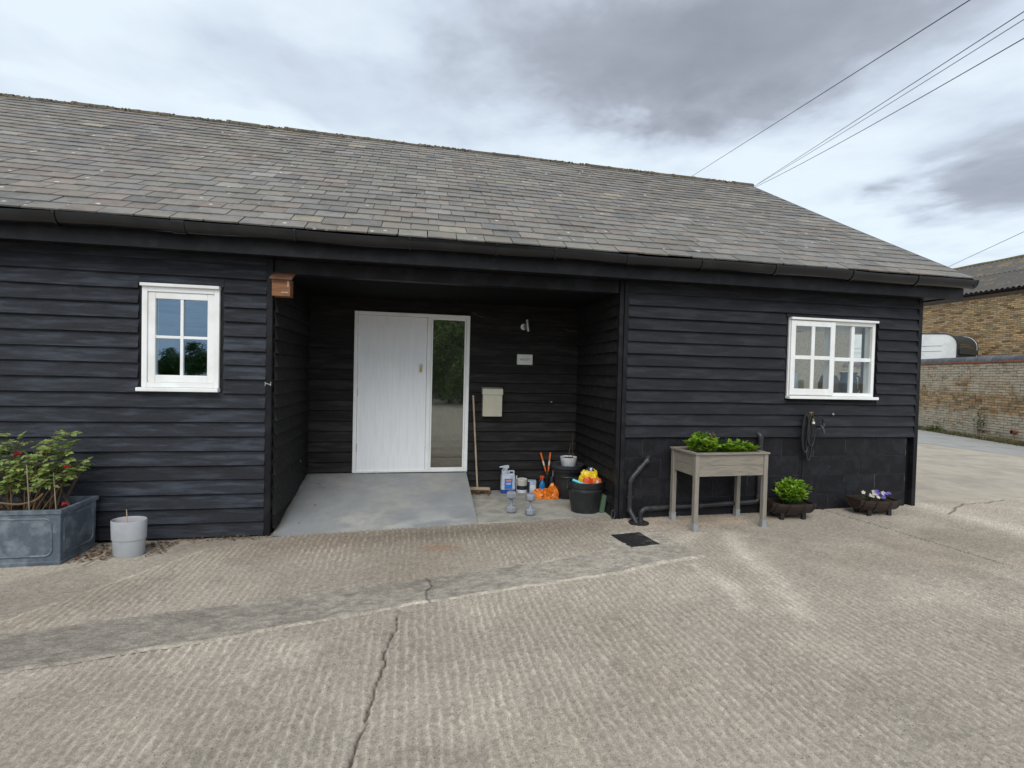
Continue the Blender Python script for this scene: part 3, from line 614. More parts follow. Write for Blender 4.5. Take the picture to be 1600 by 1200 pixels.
# blockwork plinth on the right
bx0, bx1 = XR_+0.056, XE-0.135; row = 0.2325; zc = 0.02
for r_ in range(4):
    x = bx0-(0.225 if r_ % 2 else 0.0); zb = zc+r_*row
    while x < bx1:
        a, b = max(x, bx0), min(x+0.44, bx1)
        if b-a > 0.05:
            j = random.uniform(-0.0015, 0.0015)
            part(MB().box(a+0.0008, YF-0.012+j, zb-(0.1 if r_ == 0 else 0)+0.0025, b-0.0008, YF+0.03, zb+row-0.0025), 'block', 'block', bevel=0.0025)
        x += 0.45
part(MB().box(XE-0.130, YF+0.03, -0.1, XE-0.055, YF+0.05, 0.945), 'wall', 'dark')
# beam, soffit, fascia
part(MB().box(XL+0.006, YF-0.008, 2.565, XR_-0.055, YF+0.10, 2.70), 'porch_beam', 'blackpaint', bevel=0.006)
part(MB().box(XL+0.02, YF+0.11, 2.575, XR_-0.02, YB-0.0, 2.60), 'porch_ceiling', 'dark')
part(MB().box(XW, 4.945, 2.70, 6.60, YF+0.16, 2.715), 'soffit', 'blackpaint')
part(MB().box(XW, 4.920, 2.685, 6.60, 4.943, 2.860), 'fascia', 'blackpaint', bevel=0.003)
part(MB().box(6.39, 4.946, 2.685, 6.60, YF+0.4, 2.698), 'soffit', 'blackpaint')
# ---- gutter
gut = MB(); nseg = 60; rings = []
gy, gzc, gr = 4.846, 2.905, 0.071
for i in range(nseg+1):
    x = XW+(6.62-XW)*i/nseg; sag = 0.006*math.sin(x*1.9)+0.004*math.sin(x*4.3+1)
    outer = [(x, gy+gr*math.cos(R(a)), gzc+sag+gr*1.35*math.sin(R(a))) for a in range(180, 361, 15)]
    inner = [(x, gy+(gr-0.005)*math.cos(R(a)), gzc+sag+(gr*1.35-0.005)*math.sin(R(a))) for a in range(360, 179, -15)]
    rings.append(outer+inner)
gut.loft(rings); gutter = part(gut, 'gutter', 'gutter', smooth=50)
ecap = MB().loft([[(6.615+dx, gy+(gr+0.004)*math.cos(R(a)), gzc+(gr+0.004)*1.35*math.sin(R(a))) for a in range(180, 361, 12)] for dx in (0, 0.012)]); ecap.build('end_cap', 'gutter', gutter)
def half_ring(x, wd, rr):
    m_ = MB(); A = list(range(178, 363, 10))
    sag = 0.006*math.sin(x*1.9)+0.004*math.sin(x*4.3+1)
    m_.loft([[(x+dx, gy+r2*math.cos(R(a)), gzc+sag+r2*1.35*math.sin(R(a))) for a in A]+[(x+dx, gy+(r2-0.008)*math.cos(R(a)), gzc+sag+(r2-0.008)*1.35*math.sin(R(a))) for a in reversed(A)] for dx, r2 in ((0, rr), (wd, rr))])
    return m_
for x in (-4.4, -3.05, -1.15, -0.12, 0.72, 1.32, 2.95, 3.85, 4.85, 5.75): half_ring(x, 0.018, gr+0.008).build('bracket', 'gutter', gutter, smooth=50)
for x in (-2.15, 2.10): half_ring(x, 0.10, gr+0.007).build('union', 'gutter', gutter, smooth=50)
# ---- roof
NR = 25
def roof_pt(x, s, lift=0.0):
    zr = ridge_z(x); y = EAVE_Y+s*(RIDGE_Y-EAVE_Y); z = EAVE_Z+s*(zr-EAVE_Z)
    sl_ = Vector((0, RIDGE_Y-EAVE_Y, zr-EAVE_Z)).normalized(); nrm = Vector((0, -sl_.z, sl_.y))
    sagz = 0.018*math.sin(x*0.8+1.0)*math.sin(math.pi*s)-0.012*math.sin(math.pi*s)
    return Vector((x, y, z+sagz))+nrm*lift, sl_, nrm
dk = MB(); nx = 30; top = []; bot = []
for j in range(9):
    s = j/8
    top.append([roof_pt(XW+(6.56-XW)*i/nx, s, -0.012)[0] for i in range(nx+1)]); bot.append([roof_pt(XW+(6.56-XW)*i/nx, s, -0.045)[0] for i in range(nx+1)])
dk.loft(top, caps=False, closed=False); dk.loft(bot, caps=False, closed=False)
roof = part(dk, 'roof', 'dark')
# rear slope in panels that leave two unseen gaps added to light the rooms
def rear_pt(x, s): return (x, RIDGE_Y+s*(RIDGE_Y-EAVE_Y), ridge_z(x)+s*(EAVE_Z-ridge_z(x)))
def rear_panel(x0, x1, s0, s1):
    m_ = MB(); P = [Vector(rear_pt(x, s)) for x, s in ((x0, s0), (x1, s0), (x1, s1), (x0, s1))]; d = Vector((0, 0, -0.06))
    m_.add(P+[p+d for p in P], [(0,1,2,3),(4,7,6,5),(0,4,5,1),(1,5,6,2),(2,6,7,3),(3,7,4,0)]); return m_.build('rear_roof_panel', 'slateblue', roof)
ROOF_GAPS = [(-0.2, 1.3), (3.3, 5.9)]; xs = [XW, ROOF_GAPS[0][0], ROOF_GAPS[0][1], ROOF_GAPS[1][0], ROOF_GAPS[1][1], 6.56]
for i in range(5):
    if i % 2 == 0: rear_panel(xs[i], xs[i+1], 0.0, 1.0)
    else: rear_panel(xs[i], xs[i+1], 0.0, 0.12); rear_panel(xs[i], xs[i+1], 0.55, 1.0)
# slates
sw0, sl0, st0 = 0.277, 0.42, 0.0135
def slate_mesh(k):
    m_ = MB(); rd = random.Random(k); h = sw0/2-0.0025
    j = lambda a: rd.uniform(-a, a)
    bl = (-h+j(.002), j(.003)); br = (h+j(.002), j(.003)); bm_ = (j(.03), j(.004))
    if k % 4 == 1: br = (h-0.018, 0.0); 
    pts = [bl, bm_, br] + ([(h, 0.022)] if k % 4 == 1 else []) + [(h, sl0), (-h, sl0)]
    n_ = len(pts)
    m_.add([(x, y, 0) for x, y in pts]+[(x, y, st0) for x, y in pts], [tuple(reversed(range(n_))), tuple(range(n_, 2*n_))]+[(i, (i+1) % n_, n_+(i+1) % n_, n_+i) for i in range(n_)])
    me = bpy.data.meshes.new('slate'); me.from_pydata(m_.v, [], m_.f); me.materials.append(MT['slate']); return me, m_
slate_lib = [slate_mesh(k) for k in range(8)]
slates = []
for i in range(NR):
    x = XW+(0.14 if i % 2 else 0.0)+random.uniform(-0.02, 0.02)
    while x < 6.57:
        wdt = 1.0
        xc = x+sw0/2
        if x+sw0 > 6.58:
            wdt = (6.58-x)/sw0
            if wdt < 0.12: break
            xc = x+sw0*wdt/2
        p, slv, nrm = roof_pt(xc, i/NR-0.004+random.uniform(-0.0015, 0.0015), 0.022+random.uniform(-0.002, 0.004))
        p1 = roof_pt(xc+0.1, i/NR)[0]; p0 = roof_pt(xc-0.1, i/NR)[0]; ax = (p1-p0).normalized()
        tilt = R(-3.2+random.uniform(-0.35, 0.35)); tw = R(random.gauss(0, 0.45))
        ys = (slv*math.cos(tilt)+nrm*math.sin(tilt)); ax = (ax - ys*ax.dot(ys)).normalized(); nz_ = ax.cross(ys)
        axr = ax*math.cos(tw)+ys*math.sin(tw); ysr = ys*math.cos(tw)-ax*math.sin(tw)
        M = Matrix.Identity(4)
        for r_ in range(3): M[r_][0] = axr[r_]*wdt; M[r_][1] = ysr[r_]; M[r_][2] = nz_[r_]; M[r_][3] = p[r_]
        if random.random() < 0.012: M = M @ Matrix.Translation((0, -random.uniform(0.02, 0.05), 0.0))
        q = project(p); area = 0
        if q and -30 < q[0] < 1630 and -30 < q[1] < 1230: area = 1/q[2]**2*abs((Vector((0, 0, 1.64))-p).normalized().dot(nrm))
        slates.append((area, M, random.randrange(8))); x += sw0+0.002
slates.sort(key=lambda a: -a[0])
for a, M, k in slates[:300]: shared('slate', slate_lib[k][0], roof, M)
rest = MB()
for a, M, k in slates[300:]: rest.add([M @ Vector(v) for v in slate_lib[k][1].v], slate_lib[k][1].f)
rest.build('slates', 'slate', roof, smooth=False, kind='stuff')
# verge
vg = MB(); P = [roof_pt(6.60, s, 0.0)[0] for s in np.linspace(-0.01, 1.0, 14)]
vg.loft([[p+Vector((-0.02, 0, -0.07)), p+Vector((0.012, 0, -0.07)), p+Vector((0.012, 0, 0.012)), p+Vector((-0.02, 0, 0.012))] for p in P]); part(vg, 'bargeboard', 'blackpaint')
vg = MB(); vg.loft([[p+Vector((-0.035, 0, 0.016)), p+Vector((0.02, 0, 0.016)), p+Vector((0.02, 0, 0.034)), p+Vector((-0.035, 0, 0.034))] for p in P]); part(vg, 'verge_strip', 'coping')
# ridge tiles with moss
def ridge_tile_mesh():
    m_ = MB(); A = list(range(-25, 206, 15)); L_ = 0.452
    m_.loft([[(dx, r2*1.12*math.cos(R(a)), r2*0.8*math.sin(R(a))) for a in A]+[(dx, (r2-0.016)*1.12*math.cos(R(a)), (r2-0.016)*0.8*math.sin(R(a))) for a in reversed(A)] for dx, r2 in ((0, 0.100), (0.05, 0.100), (0.052, 0.092), (L_, 0.090))])
    me = bpy.data.meshes.new('ridge_tile'); me.from_pydata(m_.v, [], m_.f); me.materials.append(MT['ridge']); return me
rtm = ridge_tile_mesh()
rid_ = part(MB().box(XW, RIDGE_Y-0.05, ridge_z(6.5)-0.12, 6.5, RIDGE_Y+0.05, ridge_z(6.5)-0.06), 'ridge', 'dark')
x = XW
while x < 6.35:
    shared('ridge_tile', rtm, rid_, Matrix.Translation((x, RIDGE_Y+random.uniform(-.008, .008), ridge_z(x)-0.025+random.uniform(-.008, .01))) @ Euler((random.uniform(-.05, .05), R(0.62)+random.uniform(-.01, .01), random.uniform(-.02, .02))).to_matrix().to_4x4()); x += 0.448
ms_ = MB(); ico = bmesh.new(); bmesh.ops.create_icosphere(ico, subdivisions=1, radius=1.0); iv = [v.co.copy() for v in ico.verts]; ifc = [tuple(v.index for v in f.verts) for f in ico.faces]; ico.free()
for k in range(1500):
    x = random.uniform(-7.5, 6.5)
    a = random.uniform(40, 205) if random.random() < 0.8 else random.uniform(70, 110); rr = random.uniform(0.006, 0.017)*(1.25 if mnoise.noise((x*1.3, 0, 0)) > 0 else 0.8)
    if mnoise.noise((x*2.7, 5, 0)) < -0.25: continue
    c = Vector((x, RIDGE_Y+0.104*math.cos(R(a)), ridge_z(x)-0.028+0.074*math.sin(R(a))))
    ms_.add([c+Vector((v.x*rr*random.uniform(.8, 1.5), v.y*rr*random.uniform(.8, 1.3), v.z*rr*random.uniform(.5, .8))) for v in iv], ifc)
ms_.build('moss', 'moss', rid_, smooth=False, kind='stuff')
ms2 = MB()                                     # loose moss tufts on the slates and in the gutter
for k in range(170):
    x = random.uniform(-5, 6.4); s = random.random()**0.8
    c = roof_pt(x, int(s*NR)/NR+0.002, 0.016)[0]; rr = random.uniform(0.005, 0.017)
    ms2.add([c+Vector((v.x*rr*random.uniform(.8, 1.8), v.y*rr, v.z*rr*0.6)) for v in iv], ifc)
ms2.build('moss', 'moss', roof, smooth=False, kind='stuff')

# ---- windows
def bars(x0, x1, z0, z1, t, y0, y1, tb=None):
    m_ = MB(); tb = tb or t
    m_.box(x0, y0, z0, x0+t, y1, z1); m_.box(x1-t, y0, z0, x1, y1, z1)
    m_.box(x0+t, y0+0.001, z0, x1-t, y1-0.001, z0+tb); m_.box(x0+t, y0+0.001, z1-t, x1-t, y1-0.001, z1); return m_
def glazed(win, x0, x1, z0, z1, nx, nz, yb0, yb1, yg, gmat, t=0.026):
    for i in range(1, nx):
        xc = x0+(x1-x0)*i/nx; MB().box(xc-t/2, yb0, z0, xc+t/2, yb1, z1).build('glazing_bar', 'white', win, bevel=0.003)
    for j in range(1, nz):
        zc_ = z0+(z1-z0)*j/nz
        for i in range(nx):
            a = x0+(x1-x0)*i/nx+(t/2 if i else 0); b = x0+(x1-x0)*(i+1)/nx-(t/2 if i < nx-1 else 0)
            MB().box(a, yb0+0.002, zc_-t/2, b, yb1-0.002, zc_+t/2).build('glazing_bar', 'white', win, bevel=0.003)
    for i in range(nx):
        for j in range(nz):
            a = x0+(x1-x0)*i/nx+(t/2 if i else 0); b = x0+(x1-x0)*(i+1)/nx-(t/2 if i < nx-1 else 0)
            c = z0+(z1-z0)*j/nz+(t/2 if j else 0); d = z0+(z1-z0)*(j+1)/nz-(t/2 if j < nz-1 else 0)
            MB().add([(a, yg, c), (b, yg, c), (b, yg, d), (a, yg, d)], [(0, 1, 2, 3)]).build('pane', gmat, win, smooth=False)
# black surround
def surround(a, b, c, d):
    m_ = bars(a-0.035, b+0.035, c-0.04, d+0.045, 0.034, YF-0.018, YF+0.0105); part(m_, 'window_surround', 'blackpaint')
surround(*WL); surround(*WR)
win = part(bars(WL[0], WL[1], WL[2], WL[3], 0.045, YF-0.045, YF+0.07), 'window', 'white', bevel=0.004)
bars(WL[0]+0.046, WL[1]-0.046, WL[2]+0.046, WL[3]-0.046, 0.062, YF-0.032, YF+0.03, 0.07).build('sash', 'white', win, bevel=0.005)
glazed(win, WL[0]+0.108, WL[1]-0.108, WL[2]+0.116, WL[3]-0.108, 2, 2, YF-0.026, YF+0.0, YF-0.008, 'glass_sky', 0.026)
MB().box(WL[0]-0.030, YF-0.085, WL[2]-0.038, WL[1]+0.006, YF-0.0, WL[2]-0.002).build('sill', 'white', win, bevel=0.005)
MB().box(WL[0]-0.006, YF-0.075, WL[3]+0.001, WL[1]+0.006, YF-0.0, WL[3]+0.030).build('drip_head', 'white', win, bevel=0.004)
win = part(bars(WR[0], WR[1], WR[2], WR[3], 0.042, YF-0.040, YF+0.07), 'window', 'white', bevel=0.004)
xm = 4.955
bars(WR[0]+0.012, xm, WR[2]+0.012, WR[3]-0.012, 0.062, YF-0.062, YF-0.042, 0.075).build('casement', 'white', win, bevel=0.005)
glazed(win, WR[0]+0.075, xm-0.062, WR[2]+0.088, WR[3]-0.074, 2, 2, YF-0.060, YF-0.041, YF-0.048, 'glass', 0.045)
MB().box(xm-0.03, YF-0.038, WR[2]+0.043, xm+0.022, YF+0.068, WR[3]-0.043).build('mullion', 'white', win)
glazed(win, xm+0.024, WR[1]-0.044, WR[2]+0.044, WR[3]-0.044, 2, 2, YF-0.025, YF+0.01, YF-0.006, 'glass', 0.045)
MB().box(WR[0]-0.006, YF-0.090, WR[2]-0.036, WR[1]+0.035, YF-0.0, WR[2]-0.002).build('sill', 'white', win, bevel=0.005)
MB().box(WR[0]+0.0, YF-0.080, WR[3]+0.001, WR[1]+0.008, YF-0.0, WR[3]+0.028).build('drip_head', 'white', win, bevel=0.004)
# ---- door and sidelight
y0, y1 = YB-0.045, YB+0.055
dw = part(bars(DR[0], DR[1], DR[2], DR[3], 0.046, y0, y1, 0.03), 'door_frame', 'white', bevel=0.004)
MB().box(0.098, y0+0.002, DR[2]+0.031, 0.152, y1, DR[3]-0.047).build('mullion', 'white', dw, bevel=0.004)
bars(0.153, 0.621, DR[2]+0.031, DR[3]-0.047, 0.022, YB-0.030, YB+0.02, 0.022).build('bead', 'white', dw, bevel=0.003)
MB().add([(0.176, YB-0.012, 0.344), (0.599, YB-0.012, 0.344), (0.599, YB-0.012, 2.335), (0.176, YB-0.012, 2.335)], [(0, 1, 2, 3)]).build('pane', 'glass_side', dw, smooth=False)
MB().box(DR[0], YB-0.075, DR[2]-0.025, DR[1], YB+0.05, DR[2]-0.002).build('threshold', 'iron', dw)
lx0, lx1, lz0, lz1 = DR[0]+0.049, 0.095, DR[2]+0.012, DR[3]-0.050
dl = MB()
yl = YB-0.030
dl.box(lx0, yl, lz0, lx0+0.13, yl+0.044, lz1); dl.box(lx1-0.13, yl, lz0, lx1, yl+0.044, lz1)
dl.box(lx0+0.13, yl, lz0, lx1-0.13, yl+0.044, lz0+0.20); dl.box(lx0+0.13, yl, lz1-0.13, lx1-0.13, yl+0.044, lz1)
door = part(dl, 'door', 'door')
pw = (lx1-lx0-0.26)/6
for i in range(6): MB().box(lx0+0.13+pw*i+0.0003, yl+0.0022, lz0+0.20, lx0+0.13+pw*(i+1)-0.0003, yl+0.040, lz1-0.13).build('panel_board', 'door', door)
for z in (0.62, 1.35, 2.14): MB().tube([(lx0-0.004, yl-0.006, z-0.055), (lx0-0.004, yl-0.006, z+0.055)], 0.009, 8).build('hinge', 'steel', door)
lk = MB(); lk.loft([[(0.024+0.024*math.cos(R(a)), yl-dy, 1.71+0.030*math.sin(R(a))) for a in range(0, 360, 24)] for dy in (0.0, 0.014)]); lk.build('lock', 'steel', door, smooth=40)
kk = MB(); kk.box(0.018, yl-0.034, 1.650, 0.030, yl-0.012, 1.708); kk.box(0.008, yl-0.028, 1.625, 0.020, yl-0.022, 1.690); kk.box(0.026, yl-0.030, 1.632, 0.036, yl-0.024, 1.690)
kk.build('key', 'brass', door)
# ---- rooms behind the glass
room = MB()
def room_box(x0, x1, y0, y1, z0, wall_m, floor_m, ceil=None, light_gap=None):
    part(MB().box(x0, y0, z0-0.02, x1, y1, z0), 'interior_floor', floor_m)
    part(MB().box(x0-0.06, y0, z0, x0, y1, 2.7), 'interior_wall', wall_m); rw = MB()
    if light_gap:
        a_, b_, c_, d_ = light_gap
        rw.box(x1, y0, z0, x1+0.06, a_, 2.7); rw.box(x1, b_, z0, x1+0.06, y1, 2.7); rw.box(x1, a_, z0, x1+0.06, b_, c_); rw.box(x1, a_, d_, x1+0.06, b_, 2.7)
    else: rw.box(x1, y0, z0, x1+0.06, y1, 2.7)
    part(rw, 'interior_wall', wall_m)
    part(MB().box(x0-0.06, y1, z0, x1+0.06, y1+0.06, 2.7), 'interior_wall', wall_m)
    if ceil: part(MB().box(x0-0.06, y0-0.1, 2.7, x1+0.06, y1+0.06, 2.73), 'interior_ceiling', wall_m)
room_box(-1.3, 2.1, YB+0.16, 8.75, 0.30, 'plaster', 'carpet')
room_box(3.3, 6.03, YF+0.16, 7.75, 0.25, 'plaster', 'carpet', True, (5.6, 7.65, 1.0, 2.45))
room_box(-4.6, -1.62, YF+0.16, 8.2, 0.25, 'dark', 'dark', True)
part(MB().box(4.25, YF+0.17, 2.26, 5.65, YF+0.23, 2.36), 'blind', 'white', bevel=0.01)
part(MB().box(4.1, YF+0.20, 1.38, 6.0, 5.95, 1.43), 'worktop', 'greywood')
part(MB().box(4.1, YF+0.22, 0.26, 6.0, 5.85, 1.375), 'cupboard', 'white')

# ------------------------------------------------------------------ porch floor
X0, X1 = XL+0.03, 0.655
def rampz(y): t = min(max((y-5.10)/1.50, 0), 1); return -0.012+0.30*t
gxr, gyr = np.meshgrid(np.linspace(X0, X1, 160), np.linspace(5.085, YB-0.03, 130))
wob = 0.018*(fbm(gxr*7, gyr*0+2, 120)-0.5)*(gyr < 5.1); gyr2 = gyr+wob
zr_ = -0.012+0.30*np.clip((gyr2-5.10)/1.50, 0, 1)+0.004*(fbm(gxr*2, gyr*2, 121)-0.5)+0.0012*(vn(gxr*40, gyr*40, 122)-0.5)
tn = np.ones(gxr.shape+(3,)); warm = np.array([1.0, 0.90, 0.74])
dust = sstep(0.48, 0.68, fbm(gxr*2.6, gyr*4.2, 123))*np.exp(-((gyr-5.28)/0.22)**2)*np.exp(-((gxr-0.0)/0.75)**2)
dust = np.maximum(dust, 0.5*sstep(0.55, 0.72, fbm(gxr*5, gyr*5, 124))*sstep(6.0, 5.3, gyr))
tn *= 1+0.42*dust[..., None]*warm*1.1
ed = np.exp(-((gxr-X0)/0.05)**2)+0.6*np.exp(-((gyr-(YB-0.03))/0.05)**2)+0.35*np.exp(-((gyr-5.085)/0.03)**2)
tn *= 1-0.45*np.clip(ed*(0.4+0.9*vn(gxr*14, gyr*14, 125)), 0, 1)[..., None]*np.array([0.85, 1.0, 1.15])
tn *= (0.93+0.14*fbm(gxr*9, gyr*9, 126))[..., None]
for k in range(26):      # scuffs from feet and the door sweep
    cx, cy, an = random.uniform(-1.1, 0.5), random.uniform(5.3, 6.5), random.uniform(-0.6, 0.6)
    dx_, dy_ = gxr-cx, gyr-cy; u_ = dx_*math.cos(an)+dy_*math.sin(an); v_ = -dx_*math.sin(an)+dy_*math.cos(an)
    tn *= (1+random.choice((-0.13, -0.09, 0.10))*np.exp(-(u_/random.uniform(0.03, 0.12))**2-(v_/random.uniform(0.008, 0.03))**2))[..., None]
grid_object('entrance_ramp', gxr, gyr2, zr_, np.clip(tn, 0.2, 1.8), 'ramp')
mb = MB(); mb.add([(X1, 5.10, -0.05), (X1, YB-0.03, -0.05), (X1, YB-0.03, 0.285), (X1, 5.10, -0.012)], [(0, 1, 2, 3)]); o = mb.build('ramp_side', 'slab'); o['kind'] = 'structure'
mb = MB(); mb.box(0.66, 5.20, -0.08, XR_-0.005, YB-0.001, 0.02); o = mb.build('porch_slab', 'slab', bevel=0.008); o['kind'] = 'structure'
FZ = 0.02

# ------------------------------------------------------------------ things on the building
t = thing('bird_box', 'small orange wooden bird box with dark lid under the eaves at porch corner', 'bird box', (-1.40, 5.06, 2.33))
MB().box(0.0, -0.02, 0.0, 0.165, 0.10, 0.165).build('box', 'wood', t, bevel=0.004)
MB().add([(-0.012, -0.055, 0.155), (0.19, -0.055, 0.155), (0.19, 0.10, 0.235), (-0.012, 0.10, 0.235), (-0.012, -0.055, 0.172), (0.19, -0.055, 0.172), (0.19, 0.10, 0.252), (-0.012, 0.10, 0.252)],
         [(0,3,2,1),(4,5,6,7),(0,1,5,4),(1,2,6,5),(2,3,7,6),(3,0,4,7)]).build('lid', 'woodroof', t)
s_ = MB(); s_.box(0.085, -0.0245, 0.030, 0.150, -0.0205, 0.040); s_.box(0.140, -0.0245, 0.09, 0.152, -0.0205, 0.15); s_.build('splinter', 'handle', t)
t = thing('letter_box', 'cream metal letter box on the porch wall beside the sidelight', 'letter box', (0.985, YB-0.03, 1.05))
MB().box(-0.132, -0.105, 0.0, 0.132, -0.003, 0.30).build('body', 'cream', t, bevel=0.006)
MB().add([(-0.140, -0.120, 0.295), (0.140, -0.120, 0.295), (0.140, -0.003, 0.295), (-0.140, -0.003, 0.295), (-0.140, -0.108, 0.375), (0.140, -0.108, 0.375), (0.140, -0.003, 0.392), (-0.140, -0.003, 0.392)],
         [(0,3,2,1),(4,5,6,7),(0,1,5,4),(1,2,6,5),(2,3,7,6),(3,0,4,7)]).build('flap', 'cream', t, bevel=0.005)
t = thing('name_plate', 'small white name plate with black lettering on the porch wall', 'sign', (1.436, YB-0.034, 1.836))
MB().box(-0.110, -0.012, -0.072, 0.110, 0.0, 0.072).build('plate', 'signw', t, bevel=0.003)
bars(-0.106, 0.106, -0.068, 0.068, 0.007, -0.0155, -0.0125).build('border', 'paper', t)
for sx in (-0.088, 0.088): MB().lathe([(0.006, 0), (0.005, 0.003)], 10).build('screw', 'paper', t, loc=(sx, -0.0125, 0.004)).rotation_euler = (R(90), 0, 0)
cu = bpy.data.curves.new('lettering', 'FONT'); cu.body = 'ASCOTT'; cu.size = 0.037; cu.align_x = 'CENTER'; cu.align_y = 'CENTER'; cu.extrude = 0.0008
to = bpy.data.objects.new('lettering', cu); COL.objects.link(to); bpy.context.view_layer.update()
me = bpy.data.meshes.new_from_object(to.evaluated_get(bpy.context.evaluated_depsgraph_get())); bpy.data.objects.remove(to)
me.materials.clear(); me.materials.append(MT['ink']); lo = bpy.data.objects.new('lettering', me); COL.objects.link(lo); lo.parent = t
lo.location = (0.004, -0.0135, 0.0); lo.rotation_euler = (R(90), 0, 0)
t = thing('wall_lamp', 'small silver cylinder wall lamp above the name plate', 'lamp', (1.435, YB-0.03, 2.285))
MB().loft([[(-0.025+0.045*math.cos(R(a)), -dy, 0.045*math.sin(R(a))) for a in range(0, 360, 18)] for dy in (0.0, 0.022)]).build('wall_plate', 'steel', t, smooth=40)
MB().tube([(-0.025, -0.02, 0), (0.012, -0.075, 0.01)], 0.010, 8).build('arm', 'steel', t, smooth=40)
d = Vector((-0.12, 0.10, 1)).normalized(); c = Vector((0.016, -0.085, 0.012))
MB().tube([c-d*0.082, c+d*0.082], 0.026, 18).build('barrel', 'steel', t, smooth=40)
for loc, lab, p in (((2.14, YB-0.06, 2.26), 'loose grey cable end curling from the porch corner', [(-0.14, 0.02, 0.03), (-0.10, 0, 0), (-0.05, -0.01, -0.006), (0.0, 0, 0.004), (0.03, 0.02, 0.01)]),
                    ((0.80, YB-0.06, 2.40), 'loose grey cable end hanging above the sidelight', [(-0.10, 0.02, 0.05), (-0.06, 0, 0.03), (-0.01, -0.01, 0.0), (0.03, 0, -0.003), (0.05, 0.02, 0.005)])):
    tag(MB().tube(bendpath(p, 0.05), 0.004, 6).build('cable_end', 'oldwood', smooth=40, loc=loc), lab, 'cable')
# waste pipes and gully
py_ = YF-0.055
t = thing('waste_pipe', 'black waste pipe with slanting top bend dropping beside the porch corner', 'pipe', (0, 0, 0))
MB().tube(bendpath([(2.60, YF+0.02, 0.735), (2.545, py_, 0.690), (2.352, py_, 0.480), (2.352, py_, 0.14), (2.385, 4.98, 0.02)], 0.05), 0.029, 16).build('pipe', 'pipe', t, smooth=40)
for a, b in (((2.560, py_, 0.706), (2.525, py_, 0.668)), ((2.375, py_, 0.505), (2.352, py_, 0.455)), ((2.352, py_, 0.16), (2.352, py_, 0.12)), ((2.475, py_, 0.614), (2.450, py_, 0.587))):
    MB().tube([a, b], 0.034, 16).build('collar', 'pipe', t, smooth=40)
MB().box(2.315, py_-0.01, 0.27, 2.39, YF-0.01, 0.295).build('clip', 'pipe', t)
t = thing('drain_pipe', 'long black drain pipe running low along the wall behind the raised planter', 'pipe', (0, 0, 0))
MB().tube(bendpath([(2.43, 4.97, 0.02), (2.47, py_-0.02, 0.10), (2.53, py_, 0.148), (2.62, py_, 0.150), (3.985, py_, 0.190), (3.985, py_, 0.985), (3.955, YF+0.03, 1.01)], 0.06), 0.029, 16).build('pipe', 'pipe', t, smooth=40)
for a, b in (((2.63, py_, 0.150), (2.58, py_, 0.149)), ((3.985, py_, 0.93), (3.985, py_, 0.97)), ((3.985, py_, 0.24), (3.985, py_, 0.28)), ((3.2, py_, 0.167), (3.24, py_, 0.168))):
    MB().tube([a, b], 0.034, 16).build('collar', 'pipe', t, smooth=40)
t = thing('gully', 'round black gully the two waste pipes drop into', 'drain', (2.40, 4.965, 0.024))
MB().lathe([(0.11, 0.0), (0.11, 0.018), (0.085, 0.02), (0.08, 0.004)], 28, caps=True).build('ring', 'iron', t, smooth=40)
for k in range(5): MB().box(-0.07, -0.05+k*0.024, 0.006, 0.07, -0.038+k*0.024, 0.013).build('bar', 'iron', t)
# square drain cover in the strip
t = thing('drain_cover', 'black square slotted drain cover set in the concrete near the gully', 'drain cover', (2.118, 4.448, 0.036), R(8))
MB().box(-0.165, -0.19, -0.03, 0.165, 0.19, 0.0).build('frame', 'iron', t)
for i in range(11):
    MB().box(-0.155, -0.180+i*0.033, 0.001, 0.155, -0.160+i*0.033, 0.008).build('bar', 'iron', t)
for i in range(3): MB().box(-0.150+i*0.145, -0.182, 0.0005, -0.140+i*0.145, 0.182, 0.006).build('cross_bar', 'iron', t)
# tap and hose
t = thing('garden_tap', 'brass outdoor tap on the black wall below the right window', 'tap', (4.64, YF-0.03, 1.21))
MB().tube([(0, 0.03, 0), (0, -0.06, 0)], 0.012, 10).build('body', 'brass', t, smooth=40)
MB().tube(bendpath([(0, -0.05, 0), (0, -0.08, -0.005), (0, -0.085, -0.06)], 0.03), 0.011, 10).build('spout', 'brass', t, smooth=40)
MB().tube([(0, -0.05, 0.0), (0, -0.05, 0.045)], 0.008, 8).build('spindle', 'brass', t, smooth=40)
MB().box(-0.03, -0.056, 0.045, 0.03, -0.044, 0.054).build('handle', 'brass', t, bevel=0.003)
MB().tube([(0, -0.085, -0.06), (0.005, -0.087, -0.085)], 0.016, 12).build('connector', 'paper', t, smooth=40)
t = thing('garden_hose', 'coiled black hose hanging from the brass tap', 'hose', (4.64, YF-0.05, 1.21))
MB().tube(bendpath([(0.005, -0.045, -0.085), (0.012, -0.05, -0.13), (0.02, -0.055, -0.22), (0.0, -0.05, -0.25)], 0.03), 0.012, 8).build('hose_tail', 'hose', t, smooth=40)
for k, (dx, lw_, bot, th) in enumerate(((-0.045, 0.055, -0.50, 0.0), (-0.06, 0.075, -0.46, 0.01), (-0.03, 0.05, -0.53, -0.01), (-0.085, 0.06, -0.43, 0.015), (-0.02, 0.06, -0.35, 0.0))):
    P = []
    for i in range(33):
        a = 2*math.pi*i/32; zz_ = (0.02+bot)/2+(0.02-bot)/2*math.cos(a); P.append((dx+lw_*math.sin(a)*(0.55+0.45*(0.02-zz_)/(0.02-bot)), -0.022-0.010*k+0.004*math.sin(a*2+k), zz_))
    MB().tube(P, 0.010, 8).build('coil', 'hose', t, smooth=40)
P = [(0.02+0.075*math.sin(2*math.pi*i/24)+0.06, -0.05+0.01*math.cos(i), -0.075+0.075*math.cos(2*math.pi*i/24)) for i in range(20)]
